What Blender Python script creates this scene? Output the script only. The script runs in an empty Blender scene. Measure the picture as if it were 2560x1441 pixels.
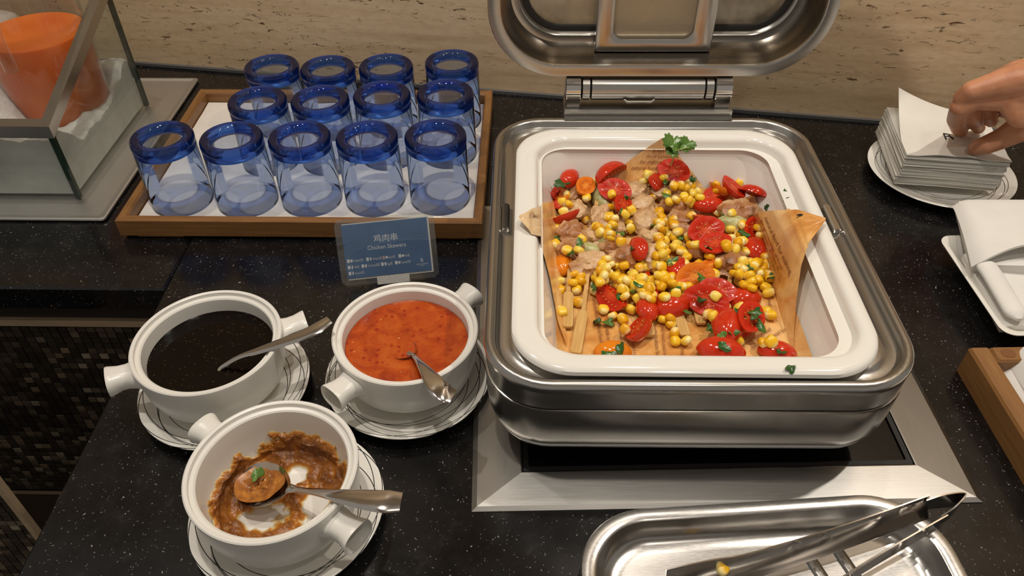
import bpy, bmesh, math, random
from mathutils import Vector, Matrix, noise, Euler
random.seed(7)
R = math.radians
sc = bpy.context.scene
COL = sc.collection

# ---------------------------------------------------------------- camera
FPX = 1961.09
CAM = Vector((0.0076, -0.5329, 0.6369))
CR = Vector((0.999805, 0.019137, -0.005105)).normalized()
CF = Vector((-0.017604, 0.741930, -0.670246)).normalized()
CU = CR.cross(CF).normalized(); CR = CF.cross(CU).normalized()
cd = bpy.data.cameras.new('camera'); cam = bpy.data.objects.new('camera', cd); COL.objects.link(cam)
M = Matrix((( CR.x, CU.x, -CF.x, CAM.x), (CR.y, CU.y, -CF.y, CAM.y), (CR.z, CU.z, -CF.z, CAM.z), (0,0,0,1)))
cam.matrix_world = M
cd.sensor_width = 36; cd.lens = FPX/2560*36; cd.clip_start = .01
sc.camera = cam

def at(px, py, z):            # point of the photograph on the level plane z
    d = CR*((px-1280)/FPX) + CU*((720.5-py)/FPX) + CF
    return CAM + d*((z-CAM.z)/d.z)
def aty(px, py, y):           # point of the photograph on the upright plane y
    d = CR*((px-1280)/FPX) + CU*((720.5-py)/FPX) + CF
    return CAM + d*((y-CAM.y)/d.y)
def pix(p):
    d = Vector(p)-CAM; w = d.dot(CF)
    return 1280+FPX*d.dot(CR)/w, 720.5-FPX*d.dot(CU)/w

# ---------------------------------------------------------------- world, lamps, exposure
w = bpy.data.worlds.new('room_air'); sc.world = w; w.use_nodes = True
bg = w.node_tree.nodes['Background']; bg.inputs[0].default_value = (1, .925, .83, 1); bg.inputs[1].default_value = .26
CEIL = 1.75
LAMPS = [(-.66,.40,11), (-.20,-.04,25), (.30,.42,9), (.95,.24,26), (.42,-.55,6)]
def lamp(x, y, e):
    l = bpy.data.lights.new('downlight', 'SPOT'); l.energy = e*1.32; l.spot_size = R(95); l.spot_blend = .6
    l.shadow_soft_size = .028; l.color = (1, .925, .82)
    o = bpy.data.objects.new('downlight_beam', l); COL.objects.link(o); o.location = (x, y, CEIL-.03)
    return o
for L in LAMPS: lamp(*L)
vs = sc.view_settings; vs.view_transform = 'Standard'; vs.look = 'None'; vs.gamma = 1; vs.use_curve_mapping = False
vs.exposure = .18

# ---------------------------------------------------------------- helpers
class MB:
    def __init__(s): s.v = []; s.f = []; s.m = []
    def add(s, vs, fs, mi=0):
        b = len(s.v); s.v += [tuple(p) for p in vs]
        for f in fs: s.f.append(tuple(b+i for i in f)); s.m.append(mi)
    def box(s, x0, x1, y0, y1, z0, z1, mi=0):
        s.add([(x,y,z) for x in (x0,x1) for y in (y0,y1) for z in (z0,z1)],
              [(0,1,3,2),(4,6,7,5),(0,4,5,1),(2,3,7,6),(0,2,6,4),(1,5,7,3)], mi)
    def loft(s, rings, cap0=False, cap1=False, closed=True, mi=0):
        n = len(rings[0]); vs = [p for r in rings for p in r]; fs = []
        for i in range(len(rings)-1):
            for j in range(n if closed else n-1):
                k = (j+1) % n
                fs.append((i*n+j, i*n+k, (i+1)*n+k, (i+1)*n+j))
        if cap0: fs.append(tuple(range(n-1,-1,-1)))
        if cap1: fs.append(tuple((len(rings)-1)*n+j for j in range(n)))
        s.add(vs, fs, mi)
    def lathe(s, prof, n=64, cx=0, cy=0, mi=0, cap0=False, cap1=False):
        s.loft([[(cx+r*math.cos(2*math.pi*k/n), cy+r*math.sin(2*math.pi*k/n), z) for k in range(n)] for r, z in prof], cap0, cap1, mi=mi)
    def tube(s, pts, rad, n=10, mi=0, caps=True, flat=1.0, upv=None):
        pts = [Vector(p) for p in pts]; rings = []
        if not hasattr(rad, '__len__'): rad = [rad]*len(pts)
        nrm = None
        for i, p in enumerate(pts):
            t = (pts[min(i+1,len(pts)-1)]-pts[max(i-1,0)]).normalized()
            if nrm is None:
                nrm = (Vector(upv) if upv else (Vector((0,0,1)) if abs(t.z) < .9 else Vector((1,0,0))))
            nrm = (nrm - t*nrm.dot(t)).normalized(); b = t.cross(nrm)
            rings.append([p + (b*math.cos(2*math.pi*k/n) + nrm*flat*math.sin(2*math.pi*k/n))*rad[i] for k in range(n)])
        s.loft(rings, caps, caps, mi=mi)
    def grid(s, fn, nu, nv, mi=0):
        vs = [fn(i/nu, j/nv) for i in range(nu+1) for j in range(nv+1)]
        s.add(vs, [(i*(nv+1)+j, (i+1)*(nv+1)+j, (i+1)*(nv+1)+j+1, i*(nv+1)+j+1) for i in range(nu) for j in range(nv)], mi)
    def ball(s, c, rad, n=12, m=8, mi=0, fn=None):
        rx, ry, rz = rad if hasattr(rad, '__len__') else (rad,)*3
        rings = []
        for i in range(1, m):
            a = math.pi*i/m
            rings.append([(c[0]+rx*math.sin(a)*math.cos(2*math.pi*k/n), c[1]+ry*math.sin(a)*math.sin(2*math.pi*k/n), c[2]-rz*math.cos(a)) for k in range(n)])
        b = len(s.v); s.loft(rings, True, True, mi=mi)
    def data(s, name, mats, smooth=True, ang=40, recalc=True, weld=False):
        me = bpy.data.meshes.new(name); me.from_pydata(s.v, [], s.f)
        for m_ in (mats if isinstance(mats, (list, tuple)) else [mats]): me.materials.append(m_)
        me.polygons.foreach_set('material_index', s.m)
        bm = bmesh.new(); bm.from_mesh(me)
        if weld: bmesh.ops.remove_doubles(bm, verts=bm.verts, dist=1e-5)
        if recalc: bmesh.ops.recalc_face_normals(bm, faces=bm.faces)
        if smooth:
            for f in bm.faces: f.smooth = True
            lim = R(ang)
            for e in bm.edges:
                if len(e.link_faces) == 2 and e.calc_face_angle(0) > lim: e.smooth = False
        bm.to_mesh(me); bm.free(); me.update()
        return me
def put(name, me, parent=None, loc=(0,0,0), rot=(0,0,0)):
    o = bpy.data.objects.new(name, me); COL.objects.link(o); o.location = loc; o.rotation_euler = rot
    if parent: o.parent = parent
    return o
def obj(name, mb, mats, parent=None, loc=(0,0,0), rot=(0,0,0), **k):
    return put(name, mb.data(name, mats, **k), parent, loc, rot)
def tag(o, label, cat, group=None):
    o['label'] = label; o['category'] = cat
    if group: o['group'] = group
    return o
def thing(name, label, cat, loc=(0,0,0), rot=(0,0,0), group=None):
    o = bpy.data.objects.new(name, None); COL.objects.link(o); o.location = loc; o.rotation_euler = rot
    o.empty_display_size = .02
    return tag(o, label, cat, group)
def struct(o): o['kind'] = 'structure'; return o
def copy_tree(o, loc, rot=None, label=None):
    r = o.copy(); COL.objects.link(r); r.location = loc
    if rot is not None: r.rotation_euler = rot
    if label: r['label'] = label
    for ch in o.children:
        c = ch.copy(); COL.objects.link(c); c.parent = r
        for g in ch.children:
            d = g.copy(); COL.objects.link(d); d.parent = c
    return r
def rr(hx, hy, r, z, n=8, cx=0, cy=0):
    r = max(min(r, hx-1e-4, hy-1e-4), 1e-4); out = []
    for sx, sy, a0 in ((1,1,0),(-1,1,90),(-1,-1,180),(1,-1,270)):
        for k in range(n+1):
            a = R(a0+90*k/n)
            out.append((cx+sx*(hx-r)+r*math.cos(a), cy+sy*(hy-r)+r*math.sin(a), z))
    return out
def lerp(a, b, t): return a+(b-a)*t
def catmull(pts, n=8):
    pts = [Vector(p) for p in pts]; out = []
    P = [pts[0]*2-pts[1]]+pts+[pts[-1]*2-pts[-2]]
    for i in range(1, len(P)-2):
        for k in range(n):
            t = k/n; a,b,c,d = P[i-1],P[i],P[i+1],P[i+2]
            out.append(.5*((2*b)+(c-a)*t+(2*a-5*b+4*c-d)*t*t+(3*b-a-3*c+d)*t**3))
    return out+[pts[-1]]

# ---------------------------------------------------------------- materials
class NT:
    def __init__(s, name):
        s.mat = bpy.data.materials.new(name); s.mat.use_nodes = True; s.t = s.mat.node_tree
        s.b = s.t.nodes['Principled BSDF']; s.out = s.t.nodes['Material Output']
        s._co = None
    def n(s, typ, **k):
        o = s.t.nodes.new(typ)
        for a, v in k.items(): setattr(o, a, v)
        return o
    def ln(s, a, b): s.t.links.new(a, b)
    def co(s, scale=(1,1,1), rot=(0,0,0), kind='Object', loc=(0,0,0)):
        if s._co is None: s._co = s.n('ShaderNodeTexCoord')
        m = s.n('ShaderNodeMapping'); m.inputs['Scale'].default_value = scale; m.inputs['Rotation'].default_value = rot; m.inputs['Location'].default_value = loc
        s.ln(s._co.outputs[kind], m.inputs[0]); return m.outputs[0]
    def noise(s, scale, detail=4, rough=.55, vec=None, dist=0):
        o = s.n('ShaderNodeTexNoise'); o.inputs['Scale'].default_value = scale; o.inputs['Detail'].default_value = detail
        o.inputs['Roughness'].default_value = rough; o.inputs['Distortion'].default_value = dist
        s.ln(vec if vec is not None else s.co(), o.inputs['Vector']); return o
    def voro(s, scale, vec=None, feature='F1', rnd=1):
        o = s.n('ShaderNodeTexVoronoi', feature=feature); o.inputs['Scale'].default_value = scale; o.inputs['Randomness'].default_value = rnd
        s.ln(vec if vec is not None else s.co(), o.inputs['Vector']); return o
    def ramp(s, fac, stops, interp='LINEAR'):
        o = s.n('ShaderNodeValToRGB'); cr = o.color_ramp; cr.interpolation = interp
        while len(cr.elements) < len(stops): cr.elements.new(.5)
        for e, (p, c) in zip(cr.elements, stops):
            e.position = p; e.color = (c if hasattr(c, '__len__') else (c,c,c)) + ((1,) if not hasattr(c,'__len__') or len(c) == 3 else ())
        s.ln(fac, o.inputs[0]); return o.outputs[0]
    def mix(s, fac, a, b, mode='MIX'):
        o = s.n('ShaderNodeMix', data_type='RGBA', blend_type=mode)
        for i, v in ((0, fac), (6, a), (7, b)):
            if hasattr(v, 'is_linked'): s.ln(v, o.inputs[i])
            else: o.inputs[i].default_value = v if i == 0 else tuple(v)+(1,)
        return o.outputs[2]
    def math(s, op, a, b=None, c=None):
        o = s.n('ShaderNodeMath', operation=op)
        for i, v in enumerate((a, b, c)):
            if v is None: continue
            if hasattr(v, 'is_linked'): s.ln(v, o.inputs[i])
            else: o.inputs[i].default_value = v
        return o.outputs[0]
    def bump(s, h, strength=.3, dist=.001):
        o = s.n('ShaderNodeBump'); o.inputs['Strength'].default_value = strength; o.inputs['Distance'].default_value = dist
        s.ln(h, o.inputs['Height']); s.ln(o.outputs[0], s.b.inputs['Normal']); return o
    def set(s, **k):
        for a, v in k.items():
            i = s.b.inputs[a.replace('_', ' ')]
            if hasattr(v, 'is_linked'): s.ln(v, i)
            else: i.default_value = (tuple(v)+(1,)) if hasattr(v, '__len__') and len(v) == 3 and i.type == 'RGBA' else v
        return s
def srgb(r, g, b):
    f = lambda c: (c/255/12.92) if c/255 <= .04045 else ((c/255+.055)/1.055)**2.4
    return (f(r), f(g), f(b))
def plain(name, col, rough=.5, metal=0, bump=0, bscale=200, **k):
    m = NT(name); m.set(Base_Color=col, Roughness=rough, Metallic=metal, **k)
    if bump: m.bump(m.noise(bscale).outputs[0], bump)
    return m.mat
def steel(name, col=(.50,.48,.45), rough=.25, vec_scale=(8,220,220), bump=.012, rvar=.05):
    m = NT(name); n = m.noise(6, 5, .6, m.co(vec_scale)); n2 = m.noise(14, 4, .6)
    m.set(Metallic=1, Base_Color=m.ramp(n2.outputs[0], [(.3, tuple(c*.94 for c in col)), (.7, col)]))
    m.set(Roughness=m.math('MULTIPLY_ADD', n.outputs[0], rvar*2, rough-rvar))
    m.bump(n.outputs[0], bump, .0006); return m.mat
def schlick(m, f0, normal=None):
    g = m.n('ShaderNodeNewGeometry'); d = m.n('ShaderNodeVectorMath', operation='DOT_PRODUCT')
    m.ln(g.outputs['Incoming'], d.inputs[0]); m.ln(normal if normal is not None else g.outputs['Normal'], d.inputs[1])
    x = m.math('POWER', m.math('SUBTRACT', 1.0, m.math('ABSOLUTE', d.outputs['Value'])), 5.0)
    return m.math('MULTIPLY_ADD', x, 1-f0, f0)
def see_through(name, tint, rough=.02, ior=1.5, bumpy=None, gloss=(1,1,1), base_fac=0.0, film=None, tir=False):
    """thin clear sheet: tinted see-through with Fresnel shine; film mixes in a little diffuse haze"""
    m = NT(name); t = m.t; t.nodes.remove(m.b)
    tr = m.n('ShaderNodeBsdfTransparent'); tr.inputs[0].default_value = tuple(tint)+(1,)
    gl = m.n('ShaderNodeBsdfGlossy'); gl.inputs['Roughness'].default_value = rough; gl.inputs[0].default_value = tuple(gloss)+(1,)
    nrm = None
    if bumpy:
        v = m.voro(bumpy[0]); bp = m.n('ShaderNodeBump'); bp.inputs['Strength'].default_value = bumpy[1]; bp.inputs['Distance'].default_value = .001
        m.ln(v.outputs[0], bp.inputs['Height']); m.ln(bp.outputs[0], gl.inputs['Normal']); nrm = bp.outputs[0]
    mx = m.n('ShaderNodeMixShader'); 
    if tir: fr = m.n('ShaderNodeFresnel'); fr.inputs[0].default_value = ior; fo = fr.outputs[0]
    else: fo = schlick(m, ((ior-1)/(ior+1))**2*.8, nrm)
    m.ln(m.math('ADD', fo, base_fac), mx.inputs[0])
    first = tr.outputs[0]
    if film:
        df = m.n('ShaderNodeBsdfDiffuse'); df.inputs[0].default_value = tuple(film[1])+(1,)
        m2 = m.n('ShaderNodeMixShader'); m2.inputs[0].default_value = film[0]; m.ln(first, m2.inputs[1]); m.ln(df.outputs[0], m2.inputs[2]); first = m2.outputs[0]
        if len(film) > 2:
            nn = m.noise(film[2], 5, .6); m.ln(m.math('MULTIPLY', m.ramp(nn.outputs[0], [(.35, 0.0), (.7, 1.0)]), film[0]), m2.inputs[0])
    m.ln(first, mx.inputs[1]); m.ln(gl.outputs[0], mx.inputs[2])
    m.ln(mx.outputs[0], m.out.inputs[0]); return m.mat

def mat_granite():
    m = NT('black_granite'); co0 = m.co(); dn = m.noise(70, 3, .6, co0); va = m.n('ShaderNodeVectorMath', operation='MULTIPLY_ADD'); m.ln(dn.outputs['Color'], va.inputs[0]); va.inputs[1].default_value = (.012,.012,.012); m.ln(co0, va.inputs[2]); co = va.outputs[0]
    v1 = m.voro(210, co); sep = m.n('ShaderNodeSeparateColor'); m.ln(v1.outputs['Color'], sep.inputs[0])
    near = m.ramp(v1.outputs['Distance'], [(.10, 1.0), (.22, 0.0)])
    pick = m.ramp(sep.outputs[0], [(.93, 0.0), (.97, 1.0)], 'LINEAR')
    fl = m.math('MULTIPLY', near, pick)
    v2 = m.voro(520, co); s2 = m.n('ShaderNodeSeparateColor'); m.ln(v2.outputs['Color'], s2.inputs[0])
    fl2 = m.math('MULTIPLY', m.ramp(v2.outputs['Distance'], [(.2, 1.0), (.35, 0.0)]), m.ramp(s2.outputs[1], [(.90, 0.0), (.93, 1.0)]))
    n = m.noise(45, 6, .7, co)
    base = m.ramp(n.outputs[0], [(.35, (.003,.0028,.003)), (.60, (.008,.0075,.008)), (.72, (.022,.020,.020))])
    n3 = m.noise(90, 2, .5, co)
    fcol = m.ramp(n3.outputs[0], [(.4, (.32,.30,.28)), (.55, (.45,.38,.32)), (.65, (.25,.27,.3))])
    c = m.mix(fl, base, fcol); c = m.mix(m.math('MULTIPLY', fl2, .6), c, (.3,.29,.28))
    sm = m.noise(7, 5, .6, co)
    m.set(Base_Color=c, Roughness=m.ramp(sm.outputs[0], [(.35, .14), (.7, .24)]), Specular_IOR_Level=.5)
    return m.mat
def mat_travertine():
    m = NT('travertine'); co = m.co()
    big = m.noise(2.2, 4, .6, m.co((1,1,3.2)))
    band = m.noise(5, 6, .65, m.co((.8,1,9)), .6)
    fine = m.noise(60, 4, .6, m.co((1,1,2)))
    c = m.ramp(band.outputs[0], [(.25, srgb(188,156,118)), (.45, srgb(220,192,154)), (.6, srgb(230,204,168)), (.8, srgb(208,178,138))])
    c = m.mix(m.ramp(big.outputs[0], [(.35, 0.0), (.75, .5)]), c, srgb(214,186,148))
    c = m.mix(m.math('MULTIPLY', m.ramp(fine.outputs[0], [(.4, 0.0), (.8, 1.0)]), .25), c, srgb(150,120,84))
    pn = m.noise(44, 5, .7, m.co((1,1,3.2)), .6); mask = m.noise(3.2, 3, .6, m.co((1,1,3), loc=(4,0,2)))
    pit = m.math('MULTIPLY', m.ramp(pn.outputs[0], [(.585, 0.0), (.645, 1.0)]), m.ramp(mask.outputs[0], [(.38, 0.0), (.56, 1.0)]))
    c = m.mix(pit, c, srgb(98,68,42))
    m.set(Base_Color=c, Roughness=.42, Specular_IOR_Level=.35)
    m.bump(m.math('MULTIPLY_ADD', pit, -1.0, m.math('MULTIPLY', fine.outputs[0], .12)), .55, .002); return m.mat
def mat_wood(name, c0, c1, axis=0, scale=1.0, rough=.42):
    sc_ = [30,30,30]; sc_[axis] = 2.0
    m = NT(name); n = m.noise(6*scale, 6, .65, m.co(tuple(sc_)), .4); n2 = m.noise(3, 3, .5)
    c = m.ramp(n.outputs[0], [(.3, c0), (.55, tuple((a+b)/2 for a,b in zip(c0,c1))), (.75, c1)])
    c = m.mix(m.math('MULTIPLY', n2.outputs[0], .4), c, tuple(a*.72 for a in c0))
    m.set(Base_Color=c, Roughness=rough); m.bump(n.outputs[0], .15, .0006); return m.mat
def mat_cloth(name, col, scale=900, bump=.25):
    m = NT(name); n = m.noise(scale, 2, .5); n2 = m.noise(25, 3, .5)
    m.set(Base_Color=m.ramp(n2.outputs[0], [(.3, tuple(c*.93 for c in col)), (.7, col)]), Roughness=.85, Specular_IOR_Level=.15, Sheen_Weight=.1)
    m.bump(n.outputs[0], bump, .0004); return m.mat

MAT = {}
MAT['granite'] = mat_granite(); MAT['travertine'] = mat_travertine()
MAT['steel'] = steel('brushed_steel'); MAT['steel_y'] = steel('brushed_steel_cross', vec_scale=(220,8,220))
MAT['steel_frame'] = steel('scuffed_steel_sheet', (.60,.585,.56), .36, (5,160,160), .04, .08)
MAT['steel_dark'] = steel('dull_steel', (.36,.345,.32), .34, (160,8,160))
MAT['polished'] = steel('polished_steel', (.66,.63,.60), .12, (20,60,60), .02, .04)
MAT['tray_steel'] = steel('worn_tray_steel', (.46,.445,.425), .24, (30,160,160), .03, .07)
MAT['satin'] = steel('satin_steel', (.66,.64,.61), .48, (40,160,160), .03, .08)
MAT['porcelain'] = plain('white_porcelain', (.80,.77,.71), .10, Coat_Weight=.3, Coat_Roughness=.05)
MAT['stoneware'] = plain('ivory_stoneware', (.78,.755,.70), .28, bump=.03, bscale=60)
MAT['black_glass'] = plain('black_glass', (.004,.004,.004), .08)
MAT['rubber'] = plain('black_rubber', (.012,.011,.010), .55)
MAT['brown_board'] = plain('dark_brown_board', (.022,.014,.009), .45)
MAT['bronze'] = mat_wood('bronze_trim', (.50,.36,.22), (.66,.50,.33), 0, 1, .4)
MAT['bamboo'] = mat_wood('bamboo_wood', srgb(124,84,44), srgb(164,118,68), 0)
MAT['bamboo_y'] = mat_wood('bamboo_wood_across', srgb(124,84,44), srgb(164,118,68), 1)
MAT['stick'] = mat_wood('skewer_bamboo', srgb(196,150,84), srgb(228,190,124), 1, 2, .35)
MAT['linen'] = mat_cloth('white_linen', (.80,.775,.73)); MAT['tissue'] = mat_cloth('white_paper_napkin', (.80,.775,.71), 500, .3)
MAT['grout'] = plain('dark_grout', (.010,.008,.006), .8)
# ================================================================ the setting
WY = lambda x: .6555-.1515*x            # foot of the stone wall
ang = math.atan(-.1515)
b = MB(); b.box(-2.2, 2.4, 0, .12, -.95, 1.9)
struct(obj('wall_back', b, MAT['travertine'], loc=(0, WY(0), 0), rot=(0,0,ang)))
b = MB(); b.box(-2.2, 2.4, -.006, .0, 0, .005)
struct(obj('trim_1', b, plain('grey_sealant', (.11,.11,.11), .45), loc=(0, WY(0), 0), rot=(0,0,ang)))
CEX = -.4305                             # where the two stone tops meet
b = MB()
poly = [(CEX, -.9), (2.0, -.9), (2.0, WY(2.0)-.001), (CEX, WY(CEX)-.001)]
def slab(poly, z0, z1, ch=.0025):
    b = MB(); n = len(poly); cx = sum(p[0] for p in poly)/n; cy = sum(p[1] for p in poly)/n
    ins = []
    for i in range(n):
        p = Vector(poly[i]); a = (Vector(poly[i-1])-p).normalized(); c = (Vector(poly[(i+1)%n])-p).normalized()
        ins.append(p+(a+c)*ch)
    b.loft([[(*p, z0) for p in poly], [(*p, z1-ch) for p in poly], [(p.x, p.y, z1) for p in ins]], True, True); return b
worktop = obj('granite_worktop', slab(poly, -.035, 0), MAT['granite'], smooth=False)
tag(worktop, 'black speckled granite worktop carrying the chafing dish and the sauce bowls', 'worktop')
poly = [(-2.0, .165), (CEX-.0012, .165), (CEX-.0012, WY(CEX)-.001), (-2.0, WY(-2.0)-.001)]
tag(obj('granite_worktop', slab(poly, -.035, -.0006), MAT['granite'], smooth=False), 'black granite worktop under the ice display, beside the mosaic front', 'worktop')
b = MB(); b.box(-1.8, 2.0, -1.5, 1.2, -.66, -.62)
struct(obj('floor', b, plain('brown_floor', (.035,.023,.014), .5, bump=.1, bscale=20)))
b = MB(); b.box(-1.0, 1.8, -1.6, .9, CEIL, CEIL+.05)
struct(obj('ceiling', b, plain('ceiling_paint', (.55,.50,.44), .8)))
b = MB(); b.box(CEX+.03, 1.9, -.86, .35, -.62, -.035)
tag(obj('counter_base', b, MAT['brown_board'], smooth=False), 'dark brown counter base under the granite top with the chafing dish', 'counter')

# mosaic counter front below the left stone top
def tile_mat():
    m = NT('mosaic_stone'); oi = m.n('ShaderNodeObjectInfo'); ge = m.n('ShaderNodeNewGeometry')
    r = m.math('FRACT', m.math('ADD', oi.outputs['Random'], ge.outputs['Random Per Island']))
    c = m.ramp(r, [(0, (.030,.022,.015)), (.35, (.048,.036,.025)), (.6, (.075,.056,.038)), (.74, (.12,.09,.06)), (.84, (.22,.17,.12)), (.92, (.33,.24,.15)), (.97, (.46,.38,.28))], 'CONSTANT')
    n = m.noise(300, 3, .6); c = m.mix(m.math('MULTIPLY', n.outputs[0], .5), c, (.05,.036,.025))
    m.set(Base_Color=c, Roughness=.45); return m.mat
TM = tile_mat()
FY, FZ0, FZ1 = .2, -.496, -.094
mf = thing('mosaic_front', 'counter front of small dark brown stone mosaic tiles under the left granite top', 'counter', (0, FY, 0))
b = MB(); b.box(-1.6, CEX+.028, .004, .12, -.62, -.036); obj('backing', b, MAT['grout'], mf, smooth=False)
b = MB(); b.box(-1.6, CEX+.028, -.002, .003, -.083, -.036); obj('apron', b, MAT['brown_board'], mf, smooth=False)
b = MB(); b.box(-1.6, CEX+.028, -.008, .003, -.094, -.083); obj('metal_strip', b, MAT['bronze'], mf, smooth=False)['label'] = 'tan metal strip above the tiles'
b = MB(); b.box(-1.6, CEX+.028, -.004, .003, -.62, -.4975); obj('plinth', b, plain('brown_plinth_board', (.10,.066,.042), .5), mf, smooth=False)
P_ = .0128; H_ = .0105
tb = MB(); g_ = .00055; tb.loft([rr(P_/2-g_, H_/2-g_, .0004, 0, 1), rr(P_/2-g_-.0004, H_/2-g_-.0004, .0003, .0022, 1)], True, True)
tb.v = [(x, -z+.004, y) for x, y, z in tb.v]
tme = tb.data('tile', TM, smooth=False)
cand, rest = [], []
def tile_rows(x1, x0, z1, z0, Y):
    nz = int((z1-z0)/H_); nx = int((x1-x0)/P_)
    for r_ in range(nz):
        for c_ in range(nx): yield (x1-(c_+.5)*P_, z1-(r_+.5)*H_)
def tiles(parent, x1, x0, z1, z0, Y, quota):
    cand = []
    for x, z in tile_rows(x1, x0, z1, z0, Y):
        p = Vector((x, Y, z)); px, py = pix(p)
        t = (0-CAM.z)/(p.z-CAM.z); hit = CAM+(p-CAM)*t          # hidden by the granite top?
        vis = -15 < px < 2575 and py < 1460 and not (hit.x > CEX-.008 or hit.y > .163)
        if vis: cand.append(((p-CAM).length, x, z))
        elif px > -140 and py < 1600: rest.append((x, z))
    cand.sort()
    more = MB()
    for k, (d, x, z) in enumerate(cand):
        if k < quota: put('tile', tme, parent, (x, random.uniform(-.0004,.0004), z))
        else: more.add([(a+x, c_, e+z) for a, c_, e in tb.v], tb.f)
    for x, z in rest: more.add([(a+x, c_, e+z) for a, c_, e in tb.v], tb.f)
    if more.v: obj('tile_field', more, TM, parent, smooth=False)['kind'] = 'stuff'
    rest.clear()
tiles(mf, CEX+.0, -1.0, FZ1, FZ0, FY, 290)
# the next counter's mosaic corner, seen bottom left
mr = thing('mosaic_front', 'mosaic tiled counter corner with an upright tan metal edge strip', 'counter', (0, 0, 0))
b = MB(); b.box(-1.2, -.632, .004, .0055, -.62, -.11); obj('backing', b, MAT['grout'], mr, smooth=False)
b = MB(); b.box(-.6315, -.6245, -.004, .0055, -.62, -.11); obj('metal_strip', b, MAT['bronze'], mr, smooth=False)['label'] = 'upright tan metal edge strip'
tiles(mr, -.634, -.86, -.112, -.60, 0, 120)

# ================================================================ stainless frame let into the worktop
def P2(px, py, z): p = at(px, py, z); return Vector((p.x, p.y))
fl = P2(1179,1282,0); fr = P2(2456,1258,0); ex = (fr-fl).normalized(); ey = Vector((-ex.y, ex.x)); W_ = (fr-fl).length
FRM = thing('warmer_frame', 'square brushed steel frame with black glass let into the worktop under the chafing dish', 'warmer frame', (fl.x, fl.y, 0), (0,0,math.atan2(ex.y, ex.x)))
D_ = .475; B_ = .048; BF = .040
out = [(0,0),(W_,0),(W_,D_),(0,D_)]; inn = [(B_,BF),(W_-B_,BF),(W_-B_,D_-B_),(B_,D_-B_)]
for i in range(4):
    j = (i+1)%4; b = MB()
    o0, o1, i1, i0 = out[i], out[j], inn[j], inn[i]
    def lp(a, c, t): return (a[0]+(c[0]-a[0])*t, a[1]+(c[1]-a[1])*t)
    rings = []
    for t, z in ((0,0),(0,.0012),(.10,.0035),(.97,.0052),(1,.0048),(1,.0005)):
        a, c = lp(o0,i0,t), lp(o1,i1,t); rings.append([(a[0],a[1],z),(c[0],c[1],z)])
    b.loft(rings, closed=False)
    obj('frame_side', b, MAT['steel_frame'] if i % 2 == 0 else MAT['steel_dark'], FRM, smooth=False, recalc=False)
b = MB(); b.loft([rr((W_-2*B_)/2, (D_-B_-BF)/2, .002, z, 2, W_/2, (D_-B_+BF)/2) for z in (0,.0022)], True, True)
obj('glass_plate', b, MAT['black_glass'], FRM, smooth=False)
b = MB(); cx, cy = W_/2, (D_-B_+BF)/2; hx, hy = (W_-2*B_)/2-.001, (D_-B_-BF)/2-.001
b.loft([rr(hx,hy,.002,.0023,2,cx,cy), rr(hx,hy,.002,.0042,2,cx,cy), rr(hx-.005,hy-.005,.002,.0042,2,cx,cy), rr(hx-.005,hy-.005,.002,.0023,2,cx,cy)])
obj('seal', b, MAT['rubber'], FRM, smooth=False)

# ================================================================ chafing dish
DX, DY = .1602, .1265; HX, HY, RD = .1908, .2235, .060
CH = thing('chafing_dish', 'rectangular stainless steel chafing dish with its hinged lid standing open', 'chafing dish', (DX, DY, 0), (0,0,.008))
def rings(prof, hx, hy, r, n=10): return [rr(hx-d, hy-d, max(r-d, .004), z, n) for d, z in prof]
b = MB(); b.loft(rings([(.0015,.1012),(.0006,.112),(0,.122),(-.0008,.127),(.0002,.1306),(.003,.1328),(.0068,.1332),(.0098,.1312),(.0115,.1262),(.0135,.1243),(.0205,.1240),(.0232,.1258),(.026,.1272),(.034,.1272),(.036,.122),(.040,.07),(.050,.06)], HX, HY, RD), False, True)
obj('water_pan', b, MAT['steel'], CH)
b = MB(); b.loft(rings([(.004,.1004),(.0005,.0995),(0,.097),(.0005,.075),(.002,.058),(.0045,.048),(.0085,.0425),(.0095,.0405),(.0085,.039),(.0095,.036),(.016,.0335),(.03,.033)], HX, HY, RD), False, True)
obj('body', b, MAT['steel'], CH)
for sx in (-1,1):
    for sy in (-1,1):
        b = MB(); b.lathe([(.012,.0026),(.014,.0032),(.014,.0335)], 20, sx*.13, sy*.16, cap0=True, cap1=True)
        obj('foot', b, MAT['rubber'], CH)
for sx in (-1, 1):
    b = MB(); yy = .0; b.loft([rr(.004,.024,.004,.1243,5, sx*(HX-.016), .02), rr(.004,.024,.004,.128,5, sx*(HX-.016), .02), rr(.0025,.0225,.0025,.1295,5, sx*(HX-.016), .02)], True, True)
    obj('clip', b, MAT['polished'], CH)
# hinge
HY0 = .372-DY; hz = .1625
b = MB(); b.loft([[(x, y, z) for (y, z) in ((HY-.010,.1335),(HY-.002,.1345),(HY-.002,.1415),(HY+.001,.1425),(HY+.04,.1425),(HY+.04,.1),(HY-.0005,.1),(HY-.0005,.1335))] for x in (-.1042, .1058)], True, True)
obj('hinge_bracket', b, MAT['steel_dark'], CH, smooth=False)
def xtube(x0, x1, r, prof=None):
    b = MB(); pr = prof or [(x0,r*.86),(x0+.001,r),(x1-.001,r),(x1,r*.86)]
    b.loft([[(x, HY0+rd*math.cos(2*math.pi*k/28), hz+rd*math.sin(2*math.pi*k/28)) for k in range(28)] for x, rd in pr], True, True); return b
obj('hinge_tube', xtube(-.0716,.0700,.0160), MAT['steel_y'], CH)
for sx, (x0, x1) in ((-1,(-.083,-.0722)),(1,(.0706,.0815))): obj('hinge_collar', xtube(x0,x1,.0160), MAT['steel_y'], CH)
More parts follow.
